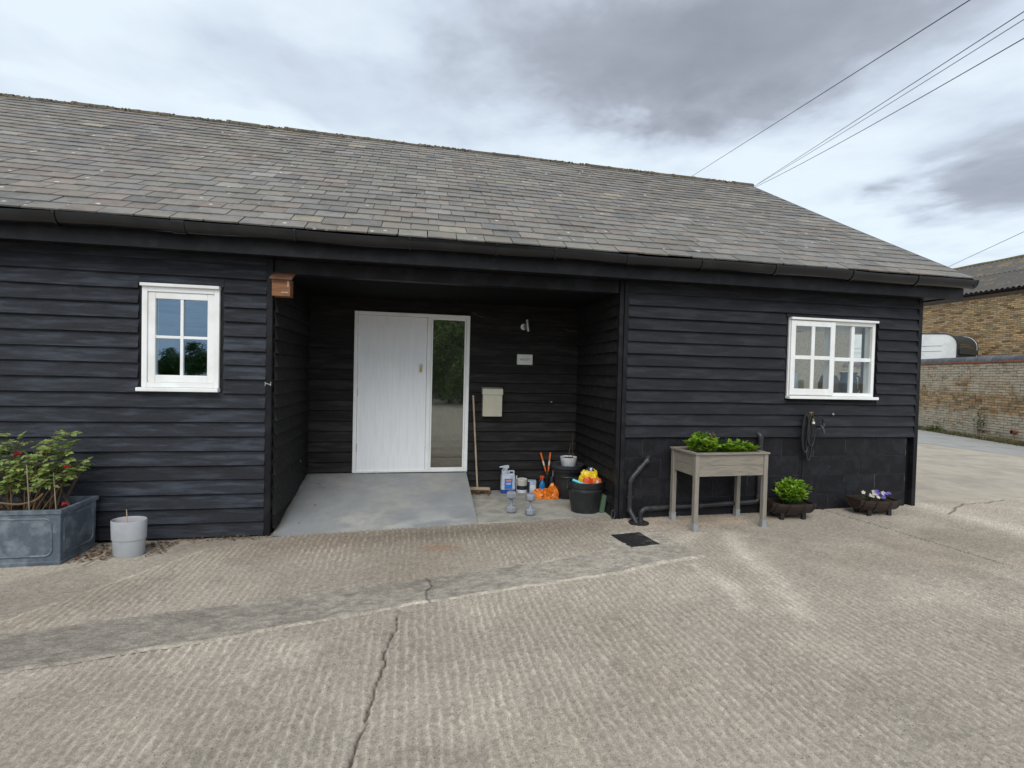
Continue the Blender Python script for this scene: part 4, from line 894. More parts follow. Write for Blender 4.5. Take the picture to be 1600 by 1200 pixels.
MB().tube(P, 0.008, 8).build('coil', 'hose', t, smooth=40)
s_ = MB(); s_.tube([(0.11, -0.06, -0.10), (0.135, -0.075, -0.16), (0.14, -0.08, -0.20)], [0.012, 0.018, 0.014], 10); s_.tube([(0.15, -0.07, -0.08), (0.125, -0.07, -0.17)], 0.010, 8); s_.build('spray_gun', 'slateblue', t, smooth=40)
tag(MB().tube(bendpath([(4.605, YF-0.03, 0.72), (4.61, YF-0.022, 0.60), (4.60, YF-0.022, 0.47), (4.602, YF-0.022, 0.40)], 0.05), 0.005, 6).build('thin_pipe', 'pipe', smooth=40), 'thin black pipe fixed to the plinth below the hose', 'pipe')

# ------------------------------------------------------------------ plants
def rnd_dir(zmin=-0.2):
    while True:
        v = Vector((random.uniform(-1, 1), random.uniform(-1, 1), random.uniform(zmin, 1)))
        if 0.05 < v.length < 1: return v.normalized()
def herb(parent, c, rx, ry, h, n, ln, wd, mat, name='foliage', upright=0.4):
    m_ = MB(); st = MB()
    for k in range(max(5, n//14)):
        a = random.uniform(0, 6.28); r_ = math.sqrt(random.random()); tip = Vector((c[0]+rx*r_*math.cos(a), c[1]+ry*r_*math.sin(a), c[2]+h*(1-0.45*r_*r_)*random.uniform(0.75, 1.0)))
        bse = Vector((c[0]+rx*0.5*r_*math.cos(a), c[1]+ry*0.5*r_*math.sin(a), c[2]))
        mid = (bse+tip)/2+Vector((random.uniform(-.01, .01), random.uniform(-.01, .01), 0.01))
        st.tube([bse, mid, tip], [0.002, 0.0017, 0.001], 4, caps=False)
        for j in range(14):
            f = random.uniform(0.25, 1.02); p = bse*(1-f)**2+mid*2*f*(1-f)+tip*f*f if f < 1 else tip
            d = rnd_dir(-0.15); d.z = d.z*0.5+upright*random.random(); d.normalize()
            sc = random.uniform(0.45, 1.2)*(1.0 if f > 0.5 else 0.8)
            m_.leaf(p, d, Vector((random.uniform(-.4, .4), random.uniform(-.4, .4), 1)), ln*sc, wd*sc)
    o = m_.build(name, mat, parent, smooth=False, kind='stuff'); st.build('stems', 'stem' if mat != 'leaf' else 'leaf_dark', parent, smooth=False, kind='stuff'); return o
# ---- raised planter table
t = thing('raised_planter', 'grey wooden raised planter table on tall legs against the black wall', 'planter', (3.272, 4.855, 0.036), R(2.5))
hw, hd = 0.418, 0.210
for sx in (-1, 1):
    for sy in (-1, 1):
        lg = MB().box(sx*hw-0.024, sy*hd-0.024, 0.0, sx*hw+0.024, sy*hd+0.024, 0.80).build('leg', 'greywood_v', t, bevel=0.003)
        bars(sx*hw-0.027, sx*hw+0.027, 0.0, 0.085, 0.054/2, sy*hd-0.027, sy*hd+0.027).build('metal_foot', 'galv', lg)
for k in range(2):
    z0, z1 = (0.572, 0.683) if k == 0 else (0.685, 0.800)
    MB().box(-hw+0.025, -hd-0.014, z0, hw-0.025, -hd+0.008, z1).build('board', 'greywood', t, bevel=0.002)
    MB().box(-hw+0.025, hd-0.008, z0, hw-0.025, hd+0.014, z1).build('board', 'greywood', t, bevel=0.002)
    for sx in (-1, 1): MB().box(sx*hw-0.010, -hd+0.025, z0, sx*hw+0.010, hd-0.025, z1).build('board', 'greywood', t, bevel=0.002)
rim_ = MB(); rim_.box(-hw-0.036, -hd-0.036, 0.801, hw+0.036, -hd+0.022, 0.820); t_r = rim_.build('rim_board', 'greywood', t, bevel=0.002)
MB().box(-hw-0.036, hd-0.022, 0.801, hw+0.036, hd+0.036, 0.820).build('rim_board', 'greywood', t, bevel=0.002)
for sx in (-1, 1): MB().box(min(sx*(hw+0.036), sx*(hw-0.022)), -hd+0.0225, 0.801, max(sx*(hw+0.036), sx*(hw-0.022)), hd-0.0225, 0.820).build('rim_board', 'greywood', t, bevel=0.002)
MB().box(-hw+0.012, -hd+0.009, 0.60, hw-0.012, hd-0.009, 0.775).build('soil', 'soil', t)
MB().box(0.02, -0.03, 0.545, 0.06, 0.01, 0.60).build('drain_spout', 'galv', t)
def at_tab(x, y, z): return Matrix.Translation((3.275, 4.855, 0.036)) @ Matrix.Rotation(R(2.5), 4, 'Z') @ Vector((x, y, z))
for nm, lab, lx_, ly_, rx, ry, h, n, ln, wd, mt in (
    ('basil_plant', 'bright green broad-leaved basil at the left end of the raised planter', -0.26, -0.04, 0.19, 0.15, 0.24, 640, 0.064, 0.044, 'leaf'),
    ('thyme_plant', 'upright olive green herb in the middle of the raised planter', -0.07, 0.02, 0.06, 0.05, 0.27, 480, 0.030, 0.012, 'leaf_thyme'),
    ('lettuce_row', 'low bright green seedlings at the right end of the raised planter', 0.20, -0.06, 0.24, 0.13, 0.155, 700, 0.050, 0.038, 'leaf')):
    p = thing(nm, lab, 'plant', at_tab(lx_, ly_, 0.772)); herb(p, (0, 0, 0), rx, ry, h, n, ln, wd, mt)
p = thing('chive_clump', 'thin dark green grassy herb behind the seedlings in the raised planter', 'plant', at_tab(0.16, 0.12, 0.772)); m_ = MB()
for k in range(230):
    a = random.uniform(0, 6.28); r_ = random.uniform(0, 0.05); b = Vector((r_*math.cos(a)*1.8, r_*math.sin(a), 0)); d = Vector((math.cos(a)*random.uniform(0.1, 0.9), math.sin(a)*0.5, 1)).normalized(); m_.leaf(b, d, (math.sin(a), math.cos(a), 0.2), random.uniform(0.10, 0.19), 0.006)
m_.build('foliage', 'leaf_dark', p, smooth=False, kind='stuff')
# ---- half-barrel tubs
def tub(loc, rz, label):
    t = thing('barrel_tub', label, 'tub', loc, rz, 'half-barrel tubs along the plinth')
    Lh = 0.262; nst = 13
    def rad(x): return 0.168-0.050*(x/Lh)**2
    A = [180+180*i/nst for i in range(nst+1)]
    cz = 0.195
    for i in range(nst):
        m_ = MB(); a0, a1 = R(A[i]+0.5), R(A[i+1]-0.5); rg = []
        for k in range(9):
            x = -Lh+2*Lh*k/8; r_ = rad(x)
            rg.append([(x, r_*math.cos(a0), cz+r_*math.sin(a0)), (x, r_*math.cos(a1), cz+r_*math.sin(a1)), (x, (r_-0.014)*math.cos(a1), cz+(r_-0.014)*math.sin(a1)), (x, (r_-0.014)*math.cos(a0), cz+(r_-0.014)*math.sin(a0))])
        m_.loft(rg).build('stave', 'barrel', t)
    for sx in (-1, 1):
        x = sx*(Lh-0.022); r_ = rad(x)-0.0145; m_ = MB()
        m_.loft([[(x+dx, r_*math.cos(R(a)), cz+r_*math.sin(R(a))) for a in range(180, 361, 12)] for dx in (-0.007, 0.007)]).build('end', 'barrel', t)
    for x in (-0.215, -0.085, 0.085, 0.215):
        m_ = MB(); B = list(range(180, 361, 9)); 
        m_.loft([[(x+dx, (rad(x)+0.004)*math.cos(R(a)), cz+(rad(x)+0.004)*math.sin(R(a))) for a in B]+[(x+dx, (rad(x)+0.0005)*math.cos(R(a)), cz+(rad(x)+0.0005)*math.sin(R(a))) for a in reversed(B)] for dx in (-0.016, 0.016)]).build('band', 'rim', t)
    for x in (-0.13, 0.13):
        for sy in (-1, 1): MB().box(x-0.022, sy*0.085-0.018, 0.0, x+0.022, sy*0.085+0.018, 0.085).build('foot', 'rim', t, bevel=0.004)
    m_ = MB(); m_.loft([[(x, s*(rad(x)-0.016)*0.985, 0.165+0.012*math.sin(x*30+s)) for s in np.linspace(-1, 1, 9)] for x in np.linspace(-Lh+0.035, Lh-0.035, 12)], caps=False, closed=False); m_.build('soil', 'soil', t)
    return t
tub((4.235, 4.93, 0.045), R(-6), 'dark half-barrel tub holding the bright green mint')
tub((5.37, 4.90, 0.060), R(-4), 'dark half-barrel tub holding small pale and violet flowers, near the building corner')
p = thing('mint_plant', 'bushy bright green mint growing in the half-barrel tub', 'plant', (4.285, 4.93, 0.20)); herb(p, (0, 0, 0), 0.225, 0.15, 0.32, 1050, 0.070, 0.030, 'leaf', upright=0.55)
p = thing('violet_flowers', 'small pale and violet bedding flowers in the half-barrel tub', 'plant', (5.39, 4.89, 0.215))
herb(p, (0, 0, 0), 0.18, 0.11, 0.07, 150, 0.035, 0.02, 'leaf_dark')
fl = {'petal_w': MB(), 'petal_v': MB()}
for k in range(30):
    a = random.uniform(0, 6.28); r_ = math.sqrt(random.random()); x, y = 0.19*r_*math.cos(a), 0.10*r_*math.sin(a)
    vio = x > 0.03 and random.random() < 0.75; m_ = fl['petal_v' if vio else 'petal_w']; c = Vector((x, y, 0.055+random.uniform(0, 0.06)))
    if not vio and random.random() < 0.35: continue
    ax = Vector((random.uniform(-.5, .5), random.uniform(-1, -.2), random.uniform(.3, 1))).normalized(); u_ = ax.orthogonal().normalized(); v_ = ax.cross(u_)
    for j in range(5): m_.leaf(c, u_*math.cos(j*1.257)+v_*math.sin(j*1.257)+ax*0.3, ax, 0.026, 0.024)
fl['petal_w'].build('blossom', 'petal_w', p, smooth=False, kind='stuff'); fl['petal_v'].build('blossom', 'petal_v', p, smooth=False, kind='stuff')
# ---- lead trough with rose
t = thing('lead_trough', 'blue-grey lead-look panelled trough against the left wall', 'planter', (-3.50, 4.86, -0.042))
W2, D2, H2, tp = 0.62, 0.235, 0.468, 0.010
def trough_ring(z, inset, d=0.0): return [(-W2+inset, -D2+inset, z), (W2-inset, -D2+inset, z), (W2-inset, D2-inset, z), (-W2+inset, D2-inset, z)]
MB().loft([trough_ring(0.0, 0.008), trough_ring(0.035, 0.0), trough_ring(0.036, 0.012), trough_ring(H2-0.035, 0.006), trough_ring(H2-0.034, -0.008), trough_ring(H2, -0.008), trough_ring(H2, 0.022), trough_ring(0.30, 0.030)]).build('body', 'lead', t, bevel=0.003)
def moulding(P, r=0.008):
    return MB().tube(P+[P[0], P[1]], r, 8, caps=False)
def rr_path(a0, a1, b0, b1, rr, f):
    P = []
    for cx, cz, s in ((a1-rr, b1-rr, 0), (a0+rr, b1-rr, 90), (a0+rr, b0+rr, 180), (a1-rr, b0+rr, 270)):
        for k in range(6): a = R(s+18*k); P.append(f(cx+rr*math.cos(a), cz+rr*math.sin(a)))
    return P
for a0, a1 in ((-0.57, -0.04), (0.04, 0.55)): moulding(rr_path(a0, a1, 0.085, H2-0.075, 0.055, lambda a, z: (a, -D2+0.009, z))).build('moulding', 'lead', t, smooth=60)
moulding(rr_path(-D2+0.05, D2-0.05, 0.085, H2-0.075, 0.05, lambda a, z: (W2-0.009, a, z))).build('moulding', 'lead', t, smooth=60)
m_ = MB(); m_.loft([[(x, y, 0.40+0.02*math.sin(x*17+y*9)) for y in np.linspace(-D2+0.025, D2-0.025, 6)] for x in np.linspace(-W2+0.03, W2-0.03, 18)], caps=False, closed=False); m_.build('soil', 'soil', t)
tr_ = thing('lattice_trellis', 'low weathered wooden lattice standing inside the lead trough', 'trellis', (-3.42, 4.98, 0.34))
for k in range(13):
    x = -0.62+k*0.085
    for s in (-1, 1):
        a = Vector((x, 0.006*s, 0)); b = Vector((x+s*0.16, 0.006*s, 0.36))
        if b.x > 0.55 or a.x < -0.7: continue
        d = (b-a); M3 = Matrix.Rotation(math.atan2(d.x, d.z), 3, 'Y'); MB().obox((a+b)/2, (0.022, 0.008, d.length), M3).build('slat', 'oldwood', tr_)
for nm_, a, b, m2, r_ in (('plant_cane', (-3.165, 4.72, 0.36), (-3.20, 4.74, 0.78), 'cane', 0.004), ('plant_cane', (-2.998, 4.76, 0.36), (-3.045, 4.80, 0.70), 'cane', 0.004)):
    tag(MB().tube([a, b], r_, 8).build(nm_, m2), 'thin upright cane in the trough, %s of two' % ('left' if a[0] < -3.1 else 'right'), 'cane', 'canes in the trough')
ro = thing('rose_bush', 'leafy rose bush with crimson blooms growing in the lead trough', 'rose bush', (-3.4, 4.86, 0.36))
stm = MB(); lf = MB()
tips = [(0.33, 0.0, 0.70), (0.43, 0.02, 0.60), (0.36, -0.06, 0.66), (0.52, 0.02, 0.42), (0.47, -0.05, 0.35), (0.30, -0.08, 0.46), (0.22, -0.05, 0.36), (0.12, -0.06, 0.44), (0.05, 0.02, 0.63), (-0.02, 0.0, 0.55), (-0.1, 0.0, 0.72), (0.15, 0.02, 0.56), (0.24, -0.02, 0.58), (0.40, 0.0, 0.50), (0.08, -0.10, 0.32), (-0.12, -0.08, 0.42), (-0.25, 0.0, 0.6), (-0.35, 0, 0.5), (0.32, -0.10, 0.30), (0.02, -0.08, 0.36), (0.44, 0.0, 0.68), (0.18, -0.09, 0.44), (-0.05, -0.05, 0.66)]
for tip in tips:
    tip = Vector(tip); b = Vector((tip.x*0.55+random.uniform(-.08, .08), random.uniform(-.08, .1), 0)); md = (b+tip)/2+Vector((random.uniform(-.05, .05), random.uniform(-.03, .03), 0.05))
    P = [b*(1-f)**2+md*2*f*(1-f)+tip*f*f for f in np.linspace(0, 1, 7)]; stm.tube(P, [0.006, 0.0055, 0.005, 0.0045, 0.004, 0.003, 0.002], 5, caps=False)
    for j in range(12):                      # compound leaves
        f = random.uniform(0.42, 1.02); p = b*(1-f)**2+md*2*f*(1-f)+tip*f*f; d = rnd_dir(-0.3); d.z *= 0.4; d.normalize(); up = Vector((random.uniform(-.35, .35), random.uniform(-.75, .05), 1)).normalized(); L_ = random.uniform(0.045, 0.085); sdv = d.cross(up).normalized()
        for q, s in ((1.0, 0), (0.62, 1), (0.62, -1), (0.28, 1), (0.28, -1)): lf.leaf(p+d*L_*q, d*0.6+sdv*s*0.8+Vector((0, 0, random.uniform(-.25, .15))), up, random.uniform(0.030, 0.060), random.uniform(0.026, 0.044))
stm.build('stems', 'stem', ro, smooth=False); lf.build('foliage', 'leaf_rose', ro, smooth=False, kind='stuff')
for c in ((0.10, -0.07, 0.50), (0.455, -0.07, 0.385), (0.445, -0.075, 0.062), (-0.2, -0.05, 0.58)):
    m_ = MB(); c = Vector(c); 
    for k in range(22):
        d = rnd_dir(-0.1); d = Vector((d.x, d.y, abs(d.z)*0.8+0.1)).normalized(); m_.leaf(c+d*0.004, d, Vector((random.uniform(-1, 1), random.uniform(-1, 1), .5)), random.uniform(0.018, 0.032), 0.024, 0.3)
    m_.build('bloom', 'petal', ro, smooth=False)
tw = MB(); tw.tube(bendpath([(-0.35, -0.12, 0.16), (0.0, -0.13, 0.11), (0.15, -0.12, 0.085), (0.26, -0.11, 0.115), (0.30, -0.09, 0.17)], 0.08), 0.008, 6); tw.build('stems', 'stem', ro)
# ---- grey oval pot
t = thing('grey_pot', 'light grey two-tier oval plastic pot with red lining beside the trough', 'pot', (-2.47, 4.80, -0.030), R(-8))
MB().lathe([(0.118, 0.0), (0.123, 0.01), (0.129, 0.142), (0.136, 0.146), (0.141, 0.305), (0.137, 0.312), (0.131, 0.306), (0.122, 0.20)], 40, sx=1.0, sy=0.72).build('pot', 'potgrey', t, smooth=40)
MB().lathe([(0.1245, 0.235), (0.1245, 0.262), (0.11, 0.266), (0.02, 0.27)], 32, sx=1.0, sy=0.72).build('lining', 'red', t, smooth=40)
MB().tube([(-0.03, 0.02, 0.26), (-0.045, 0.03, 0.39)], 0.004, 6).build('stick', 'handle', t)
# ---- leaf litter
m_ = MB()
for k in range(420):
    u = random.random()
    if u < 0.55: x = random.uniform(-2.86, -2.20); y = random.uniform(4.72, 5.10) if x < -2.6 or x > -2.33 else random.uniform(4.95, 5.1)
    elif u < 0.75: x = random.uniform(-2.3, -1.4); y = random.uniform(5.04, 5.125)
    else: x = random.uniform(-2.85, -2.55); y = 4.62+(x+2.85)*0.3+random.gauss(0.1, 0.08)
    a = random.uniform(0, 6.28); m_.leaf((x, y, float(gz(x))+random.uniform(0.006, 0.025)), (math.cos(a), math.sin(a), random.uniform(-.2, .4)), (random.uniform(-.5, .5), random.uniform(-.5, .5), 1), random.uniform(0.018, 0.045), random.uniform(0.012, 0.024))
tag(m_.build('leaf_litter', 'deadleaf', smooth=False, kind='stuff'), 'brown dead leaves gathered round the grey pot and trough', 'leaves')
tag(MB().tube(bendpath([(-2.66, 4.52, -0.012), (-2.63, 4.60, 0.0), (-2.615, 4.68, 0.012), (-2.60, 4.71, 0.03)], 0.03), [0.004]*14+[0.004]*20 if False else 0.006, 6).build('twig', 'cane', smooth=40), 'pale dry twig on the concrete in front of the grey pot', 'twig')
m_ = MB()
for k in range(170):
    a = random.uniform(0, 6.28); x = random.uniform(0.70, 0.98); y = 6.46+random.gauss(0, 0.05); m_.leaf((x, min(y, 6.6), FZ+random.uniform(0.004, 0.045*(1-abs(x-0.84)*5) if abs(x-0.84) < .15 else 0.01)), (math.cos(a), math.sin(a), random.uniform(-.3, .4)), (random.uniform(-.6, .6), random.uniform(-.6, .6), 1), random.uniform(0.02, 0.05), 0.016)
for k in range(60):
    a = random.uniform(0, 6.28); x = random.uniform(0.7, 2.15); y = random.choice((5.25, 5.6, 6.55))+random.gauss(0, 0.04) if x < 0.9 or x > 2 else 6.57; m_.leaf((x, min(y, 6.6), FZ+0.006), (math.cos(a), math.sin(a), .1), (0, 0, 1), random.uniform(0.012, 0.03), 0.012)
tag(m_.build('leaf_pile', 'deadleaf', smooth=False, kind='stuff'), 'brown swept leaves under the broom head in the porch', 'leaves')
m_ = MB()
for k, (x, y) in enumerate(((-1.22, 6.30), (-1.18, 6.20), (-1.13, 6.16), (-1.1, 5.75), (-1.25, 6.45), (-1.2, 5.35))):
    a = random.uniform(0, 6.28); m_.leaf((x, y, rampz(y)+0.006), (math.cos(a), math.sin(a), .1), (0, 0, 1), random.uniform(0.03, 0.09), 0.014)
tag(m_.build('fallen_leaves', 'deadleaf', smooth=False, kind='stuff'), 'few dry leaves lying on the grey ramp', 'leaves')

# ------------------------------------------------------------------ things in the porch
t = thing('broom', 'wooden broom leaning on the porch wall beside the sidelight', 'broom', (0.80, 6.50, FZ))
MB().tube([(0.0, 0.0, 0.075), (-0.072, 0.105, 1.31)], 0.013, 10).build('handle', 'handle', t, smooth=40)
MB().obox((0.02, -0.005, 0.062), (0.30, 0.05, 0.036), Matrix.Rotation(R(2), 3, 'Y')).build('head', 'handle', t, bevel=0.005)
m_ = MB()
for k in range(220):
    x = random.uniform(-0.12, 0.16); y = random.uniform(-0.022, 0.022); m_.tube([(x, y, 0.048), (x*1.12+random.uniform(-.01, .01), y*1.7, 0.004)], 0.0016, 3, caps=False)
m_.build('bristles', 'stem', t, smooth=False, kind='stuff')
# screenwash-style jug with trigger
t = thing('sprayer_jug', 'white jug sprayer with blue label and blue liquid against the porch wall', 'jug', (1.215, 6.50, FZ))
def rr_ring(z, a, b, r_=0.02, n=5):
    P = []
    for cx, cy, s in ((a-r_, b-r_, 0), (-a+r_, b-r_, 90), (-a+r_, -b+r_, 180), (a-r_, -b+r_, 270)):
        for k in range(n): q = R(s+90*k/(n-1)); P.append((cx+r_*math.cos(q), cy+r_*math.sin(q), z))
    return P
MB().loft([rr_ring(0.052, 0.098, 0.055), rr_ring(0.19, 0.097, 0.055), rr_ring(0.235, 0.093, 0.053), rr_ring(0.242, 0.090, 0.052)]).build('body', 'jugwhite', t, smooth=50)
MB().loft([rr_ring(0.0, 0.093, 0.052), rr_ring(0.008, 0.098, 0.056), rr_ring(0.051, 0.0985, 0.0555)]).build('base', 'blue', t, smooth=50)
hn = MB(); hn.loft([rr_ring(0.2425, 0.090, 0.05), rr_ring(0.25, 0.089, 0.048), rr_ring(0.262, 0.086, 0.042)]); hn.box(0.0, -0.018, 0.262, 0.024, 0.018, 0.290); hn.box(0.066, -0.018, 0.262, 0.086, 0.018, 0.290); hn.box(0.0, -0.018, 0.288, 0.086, 0.018, 0.302); hn.box(-0.086, -0.03, 0.262, -0.004, 0.03, 0.300)
hn.build('handle', 'jugwhite', t, bevel=0.004)
MB().lathe([(0.026, 0.300), (0.028, 0.33), (0.022, 0.334)], 18, c=(-0.030, 0, 0)).build('cap', 'jugwhite', t, smooth=40)
sg = MB(); sg.box(-0.055, -0.016, 0.334, 0.010, 0.016, 0.372); sg.tube([(-0.05, 0, 0.355), (-0.118, 0, 0.346)], [0.014, 0.010], 10); sg.obox((-0.068, 0, 0.322), (0.010, 0.014, 0.05), Matrix.Rotation(R(28), 3, 'Y')); sg.build('trigger_head', 'jugwhite', t, bevel=0.003)
lb = MB().box(-0.055, -0.0585, 0.058, 0.052, -0.0555, 0.198).build('label', 'labelblue', t)
MB().loft([[(-0.002+0.043*math.cos(R(a)), -0.0605+dy, 0.172+0.019*math.sin(R(a))) for a in range(0, 360, 20)] for dy in (0, 0.0015)]).build('emblem', 'labelred', lb)
MB().box(-0.036, -0.0625, 0.1685, 0.032, -0.0608, 0.1755).build('lettering', 'paper', lb)
MB().loft([[(-0.002+0.036*math.cos(R(a)), -0.0605+dy, 0.132+0.014*math.sin(R(a))) for a in range(0, 360, 20)] for dy in (0, 0.0015)]).build('picture', 'jugwhite', lb)
MB().box(-0.055, -0.0602, 0.058, 0.052, -0.0587, 0.063).build('stripe', 'labelred', lb)
tag(MB().tube([(1.348, 6.53, FZ), (1.345, 6.555, 0.16), (1.352, 6.575, 0.235)], [0.012, 0.012, 0.007], 10).build('sealant_tube', 'paper', smooth=40), 'slim white tube standing between the jug and the paint tin', 'tube')
t = thing('paint_tin', 'white paint tin with black label behind the dumbbells', 'tin', (1.412, 6.50, FZ))
MB().lathe([(0.066, 0.0), (0.070, 0.004), (0.070, 0.17), (0.073, 0.174), (0.073, 0.182), (0.066, 0.184), (0.064, 0.176)], 28).build('can', 'paper', t, smooth=40)
MB().lathe([(0.0708, 0.045), (0.0708, 0.10)], 28, caps=False).build('label', 'navy', t, smooth=40)
MB().lathe([(0.0706, 0.101), (0.0706, 0.165)], 28, caps=False).build('label', 'cream', t, smooth=40)
MB().tube([(-0.071, 0, 0.15)]+[(0.071*math.cos(R(a)), -0.05*math.sin(R(a)), 0.15-0.06*math.sin(R(a))) for a in range(160, 10, -15)]+[(0.071, 0, 0.15)], 0.002, 5).build('wire_handle', 'steel', t)
t = thing('carton', 'pale blue and white carton beside the paint tin', 'carton', (1.548, 6.49, FZ), R(-12))
MB().box(-0.058, -0.04, 0, 0.058, 0.04, 0.165).build('box', 'palebox', t, bevel=0.003)
MB().box(-0.059, -0.0425, 0.0, -0.030, -0.0405, 0.150).build('side_print', 'navy', t); MB().lathe([(0.040, 0.0), (0.040, 0.002)], 20).build('label', 'paper', t, loc=(0.012, -0.0405, 0.07)).rotation_euler = (R(90), 0, 0)
t = thing('spray_bottle', 'blue spray bottle with orange trigger behind the orange bag', 'spray bottle', (1.685, 6.45, FZ))
MB().lathe([(0.040, 0), (0.042, 0.008), (0.042, 0.10), (0.030, 0.145), (0.015, 0.165), (0.014, 0.18)], 22, sy=0.75).build('bottle', 'sprayblue', t, smooth=50)
sg = MB(); sg.lathe([(0.018, 0.176), (0.018, 0.20)], 16); sg.box(-0.035, -0.014, 0.200, 0.024, 0.014, 0.232); sg.obox((-0.030, 0, 0.182), (0.008, 0.014, 0.045), Matrix.Rotation(R(25), 3, 'Y')); sg.build('trigger_head', 'redorange', t, bevel=0.004)
t = thing('garden_shears', 'shears with orange and white handles standing against the porch wall', 'shears', (1.775, 6.57, FZ))
for s, tx in ((-1, -0.085), (1, 0.055)):
    a = Vector((0.018*s, -0.02, 0.27)); b = Vector((tx, 0.03, 0.525)); m1, m2 = a.lerp(b, 0.10), a.lerp(b, 0.55)
    MB().tube([a, m1], 0.010, 10).build('handle', 'orange', t, smooth=40); MB().tube([m1, a.lerp(b, 0.32)], 0.013, 10).build('handle', 'orange', t, smooth=40)
    MB().tube([a.lerp(b, 0.32), m2], 0.0125, 10).build('handle', 'paper', t, smooth=40); h_ = MB().tube([m2, a.lerp(b, 0.9), b], [0.0125, 0.015, 0.013], 10).build('grip', 'orange', t, smooth=40)
MB().lathe([(0.018, -0.012), (0.018, 0.012)], 14).build('pivot', 'brass', t, loc=(0, -0.022, 0.245)).rotation_euler = (R(90), 0, 0)
for s in (-1, 1): MB().add([(0.018*s, -0.025, 0.26), (-0.022*s, -0.025, 0.24), (-0.012*s, -0.028, 0.02), (0.018*s, -0.021, 0.262), (-0.022*s, -0.021, 0.242), (-0.012*s, -0.024, 0.02)], [(0,1,2),(3,5,4),(0,3,4,1),(1,4,5,2),(2,5,3,0)]).build('blade', 'iron', t)
t = thing('hand_trowel', 'grey-blue trowel blade standing upright beside the shears', 'trowel', (1.835, 6.47, FZ))
m_ = MB(); m_.loft([[(w_*s, -0.02+0.02*s*s, z) for s in np.linspace(-1, 1, 7)]+[(w_*s, -0.016+0.02*s*s, z) for s in np.linspace(1, -1, 7)] for w_, z in ((0.006, 0.0), (0.036, 0.06), (0.040, 0.15), (0.034, 0.205), (0.010, 0.225))]); m_.build('blade', 'slateblue', t, smooth=50)
MB().tube([(0, -0.018, 0.22), (0, -0.01, 0.30)], 0.008, 8).build('shank', 'steel', t, smooth=40)
# orange bag
def crumple(c, rx, ry, rz, seed, sub=4, amp=0.35, flat=True):
    bm = bmesh.new(); bmesh.ops.create_icosphere(bm, subdivisions=sub, radius=1.0); m_ = MB()
    vs = []
    for v in bm.verts:
        p = v.co.copy(); k = 1+amp*(mnoise.noise(p*1.3+Vector((seed, 0, 0))))+amp*0.5*(abs(mnoise.noise(p*3.1+Vector((0, seed, 0))))-0.25)*1.6+amp*0.22*abs(mnoise.noise(p*7.3+Vector((0, seed, 4))))
        z = p.z*k*rz
        if flat: z = max(z, -0.25*rz+0.0) if z < 0 else z
        vs.append((c[0]+p.x*k*rx, c[1]+p.y*k*ry, c[2]+z))
    m_.add(vs, [tuple(v.index for v in f.verts) for f in bm.faces]); bm.free(); return m_
t = thing('orange_bag', 'crumpled orange plastic bag lying on the porch floor', 'bag', (1.66, 6.19, FZ))
crumple((0.09, 0.0, 0.032), 0.105, 0.10, 0.125, 3.3, 4, 0.5).build('sack', 'orangebag', t, smooth=25)
crumple((-0.07, -0.01, 0.020), 0.13, 0.075, 0.085, 8.7, 4, 0.6).build('flap', 'orangebag', t, smooth=25)
# dumbbells
def dumbbell(loc, rz, label):
    t = thing('dumbbell', label, 'dumbbell', loc, rz, 'pair of grey dumbbells')
    hx = lambda z0, z1: MB().loft([[(r_*math.cos(R(60*k+15)), r_*math.sin(R(60*k+15)), z) for k in range(6)] for r_, z in ((0.046, z0), (0.064, z0+0.016), (0.064, z1-0.016), (0.046, z1))])
    hx(0.0, 0.080).build('head', 'dumbbell', t, bevel=0.006); hx(0.166, 0.246).build('head', 'dumbbell', t, bevel=0.006)
    MB().lathe([(0.026, 0.079), (0.019, 0.09), (0.017, 0.105), (0.0185, 0.123), (0.017, 0.141), (0.019, 0.156), (0.026, 0.167)], 18).build('handle', 'dumbbell', t, smooth=50)
dumbbell((1.085, 5.56, FZ), R(5), 'grey hexagonal dumbbell standing on end, the one nearer the ramp')
dumbbell((1.288, 5.44, FZ), R(24), 'grey hexagonal dumbbell standing on end, the one nearer the black pots')
# pots
t = thing('tall_black_pot', 'tall black round pot topped by a saucer in the porch corner', 'pot', (1.955, 6.20, FZ))
MB().lathe([(0.118, 0.0), (0.150, 0.004), (0.152, 0.022), (0.128, 0.026), (0.135, 0.05), (0.170, 0.27), (0.176, 0.275), (0.180, 0.29), (0.174, 0.298), (0.178, 0.345), (0.200, 0.350), (0.208, 0.372), (0.208, 0.385), (0.190, 0.388), (0.185, 0.36)], 44).build('pot', 'plantblack', t, smooth=35)
tag(MB().lathe([(0.19, 0.0), (0.206, 0.006), (0.216, 0.040), (0.221, 0.052), (0.214, 0.054), (0.200, 0.030), (0.15, 0.026)], 44).build('pot_saucer', 'slateblue', smooth=35, loc=(1.955, 6.20, FZ+0.390)), 'dark grey saucer lying on top of the tall black pot', 'saucer')
t = thing('white_pot', 'small white flower pot with two dry stalks on the saucer', 'pot', (1.965, 6.18, FZ+0.4185))
MB().lathe([(0.088, 0.0), (0.092, 0.004), (0.112, 0.112), (0.113, 0.118), (0.107, 0.118), (0.100, 0.085)], 32).build('pot', 'potgrey' if False else 'paper', t, smooth=40)
MB().lathe([(0.1035, 0.095), (0.08, 0.104), (0.02, 0.108)], 24).build('soil', 'soil', t)
for a, b in (((0.0, 0, 0.10), (0.035, 0.02, 0.30)), ((0.06, 0.02, 0.10), (0.065, 0.04, 0.42))): MB().tube([a, Vector(a).lerp(Vector(b), 0.5)+Vector((-0.006, 0, 0)), b], [0.004, 0.003, 0.002], 6).build('stalk', 'oldwood', t, smooth=40)
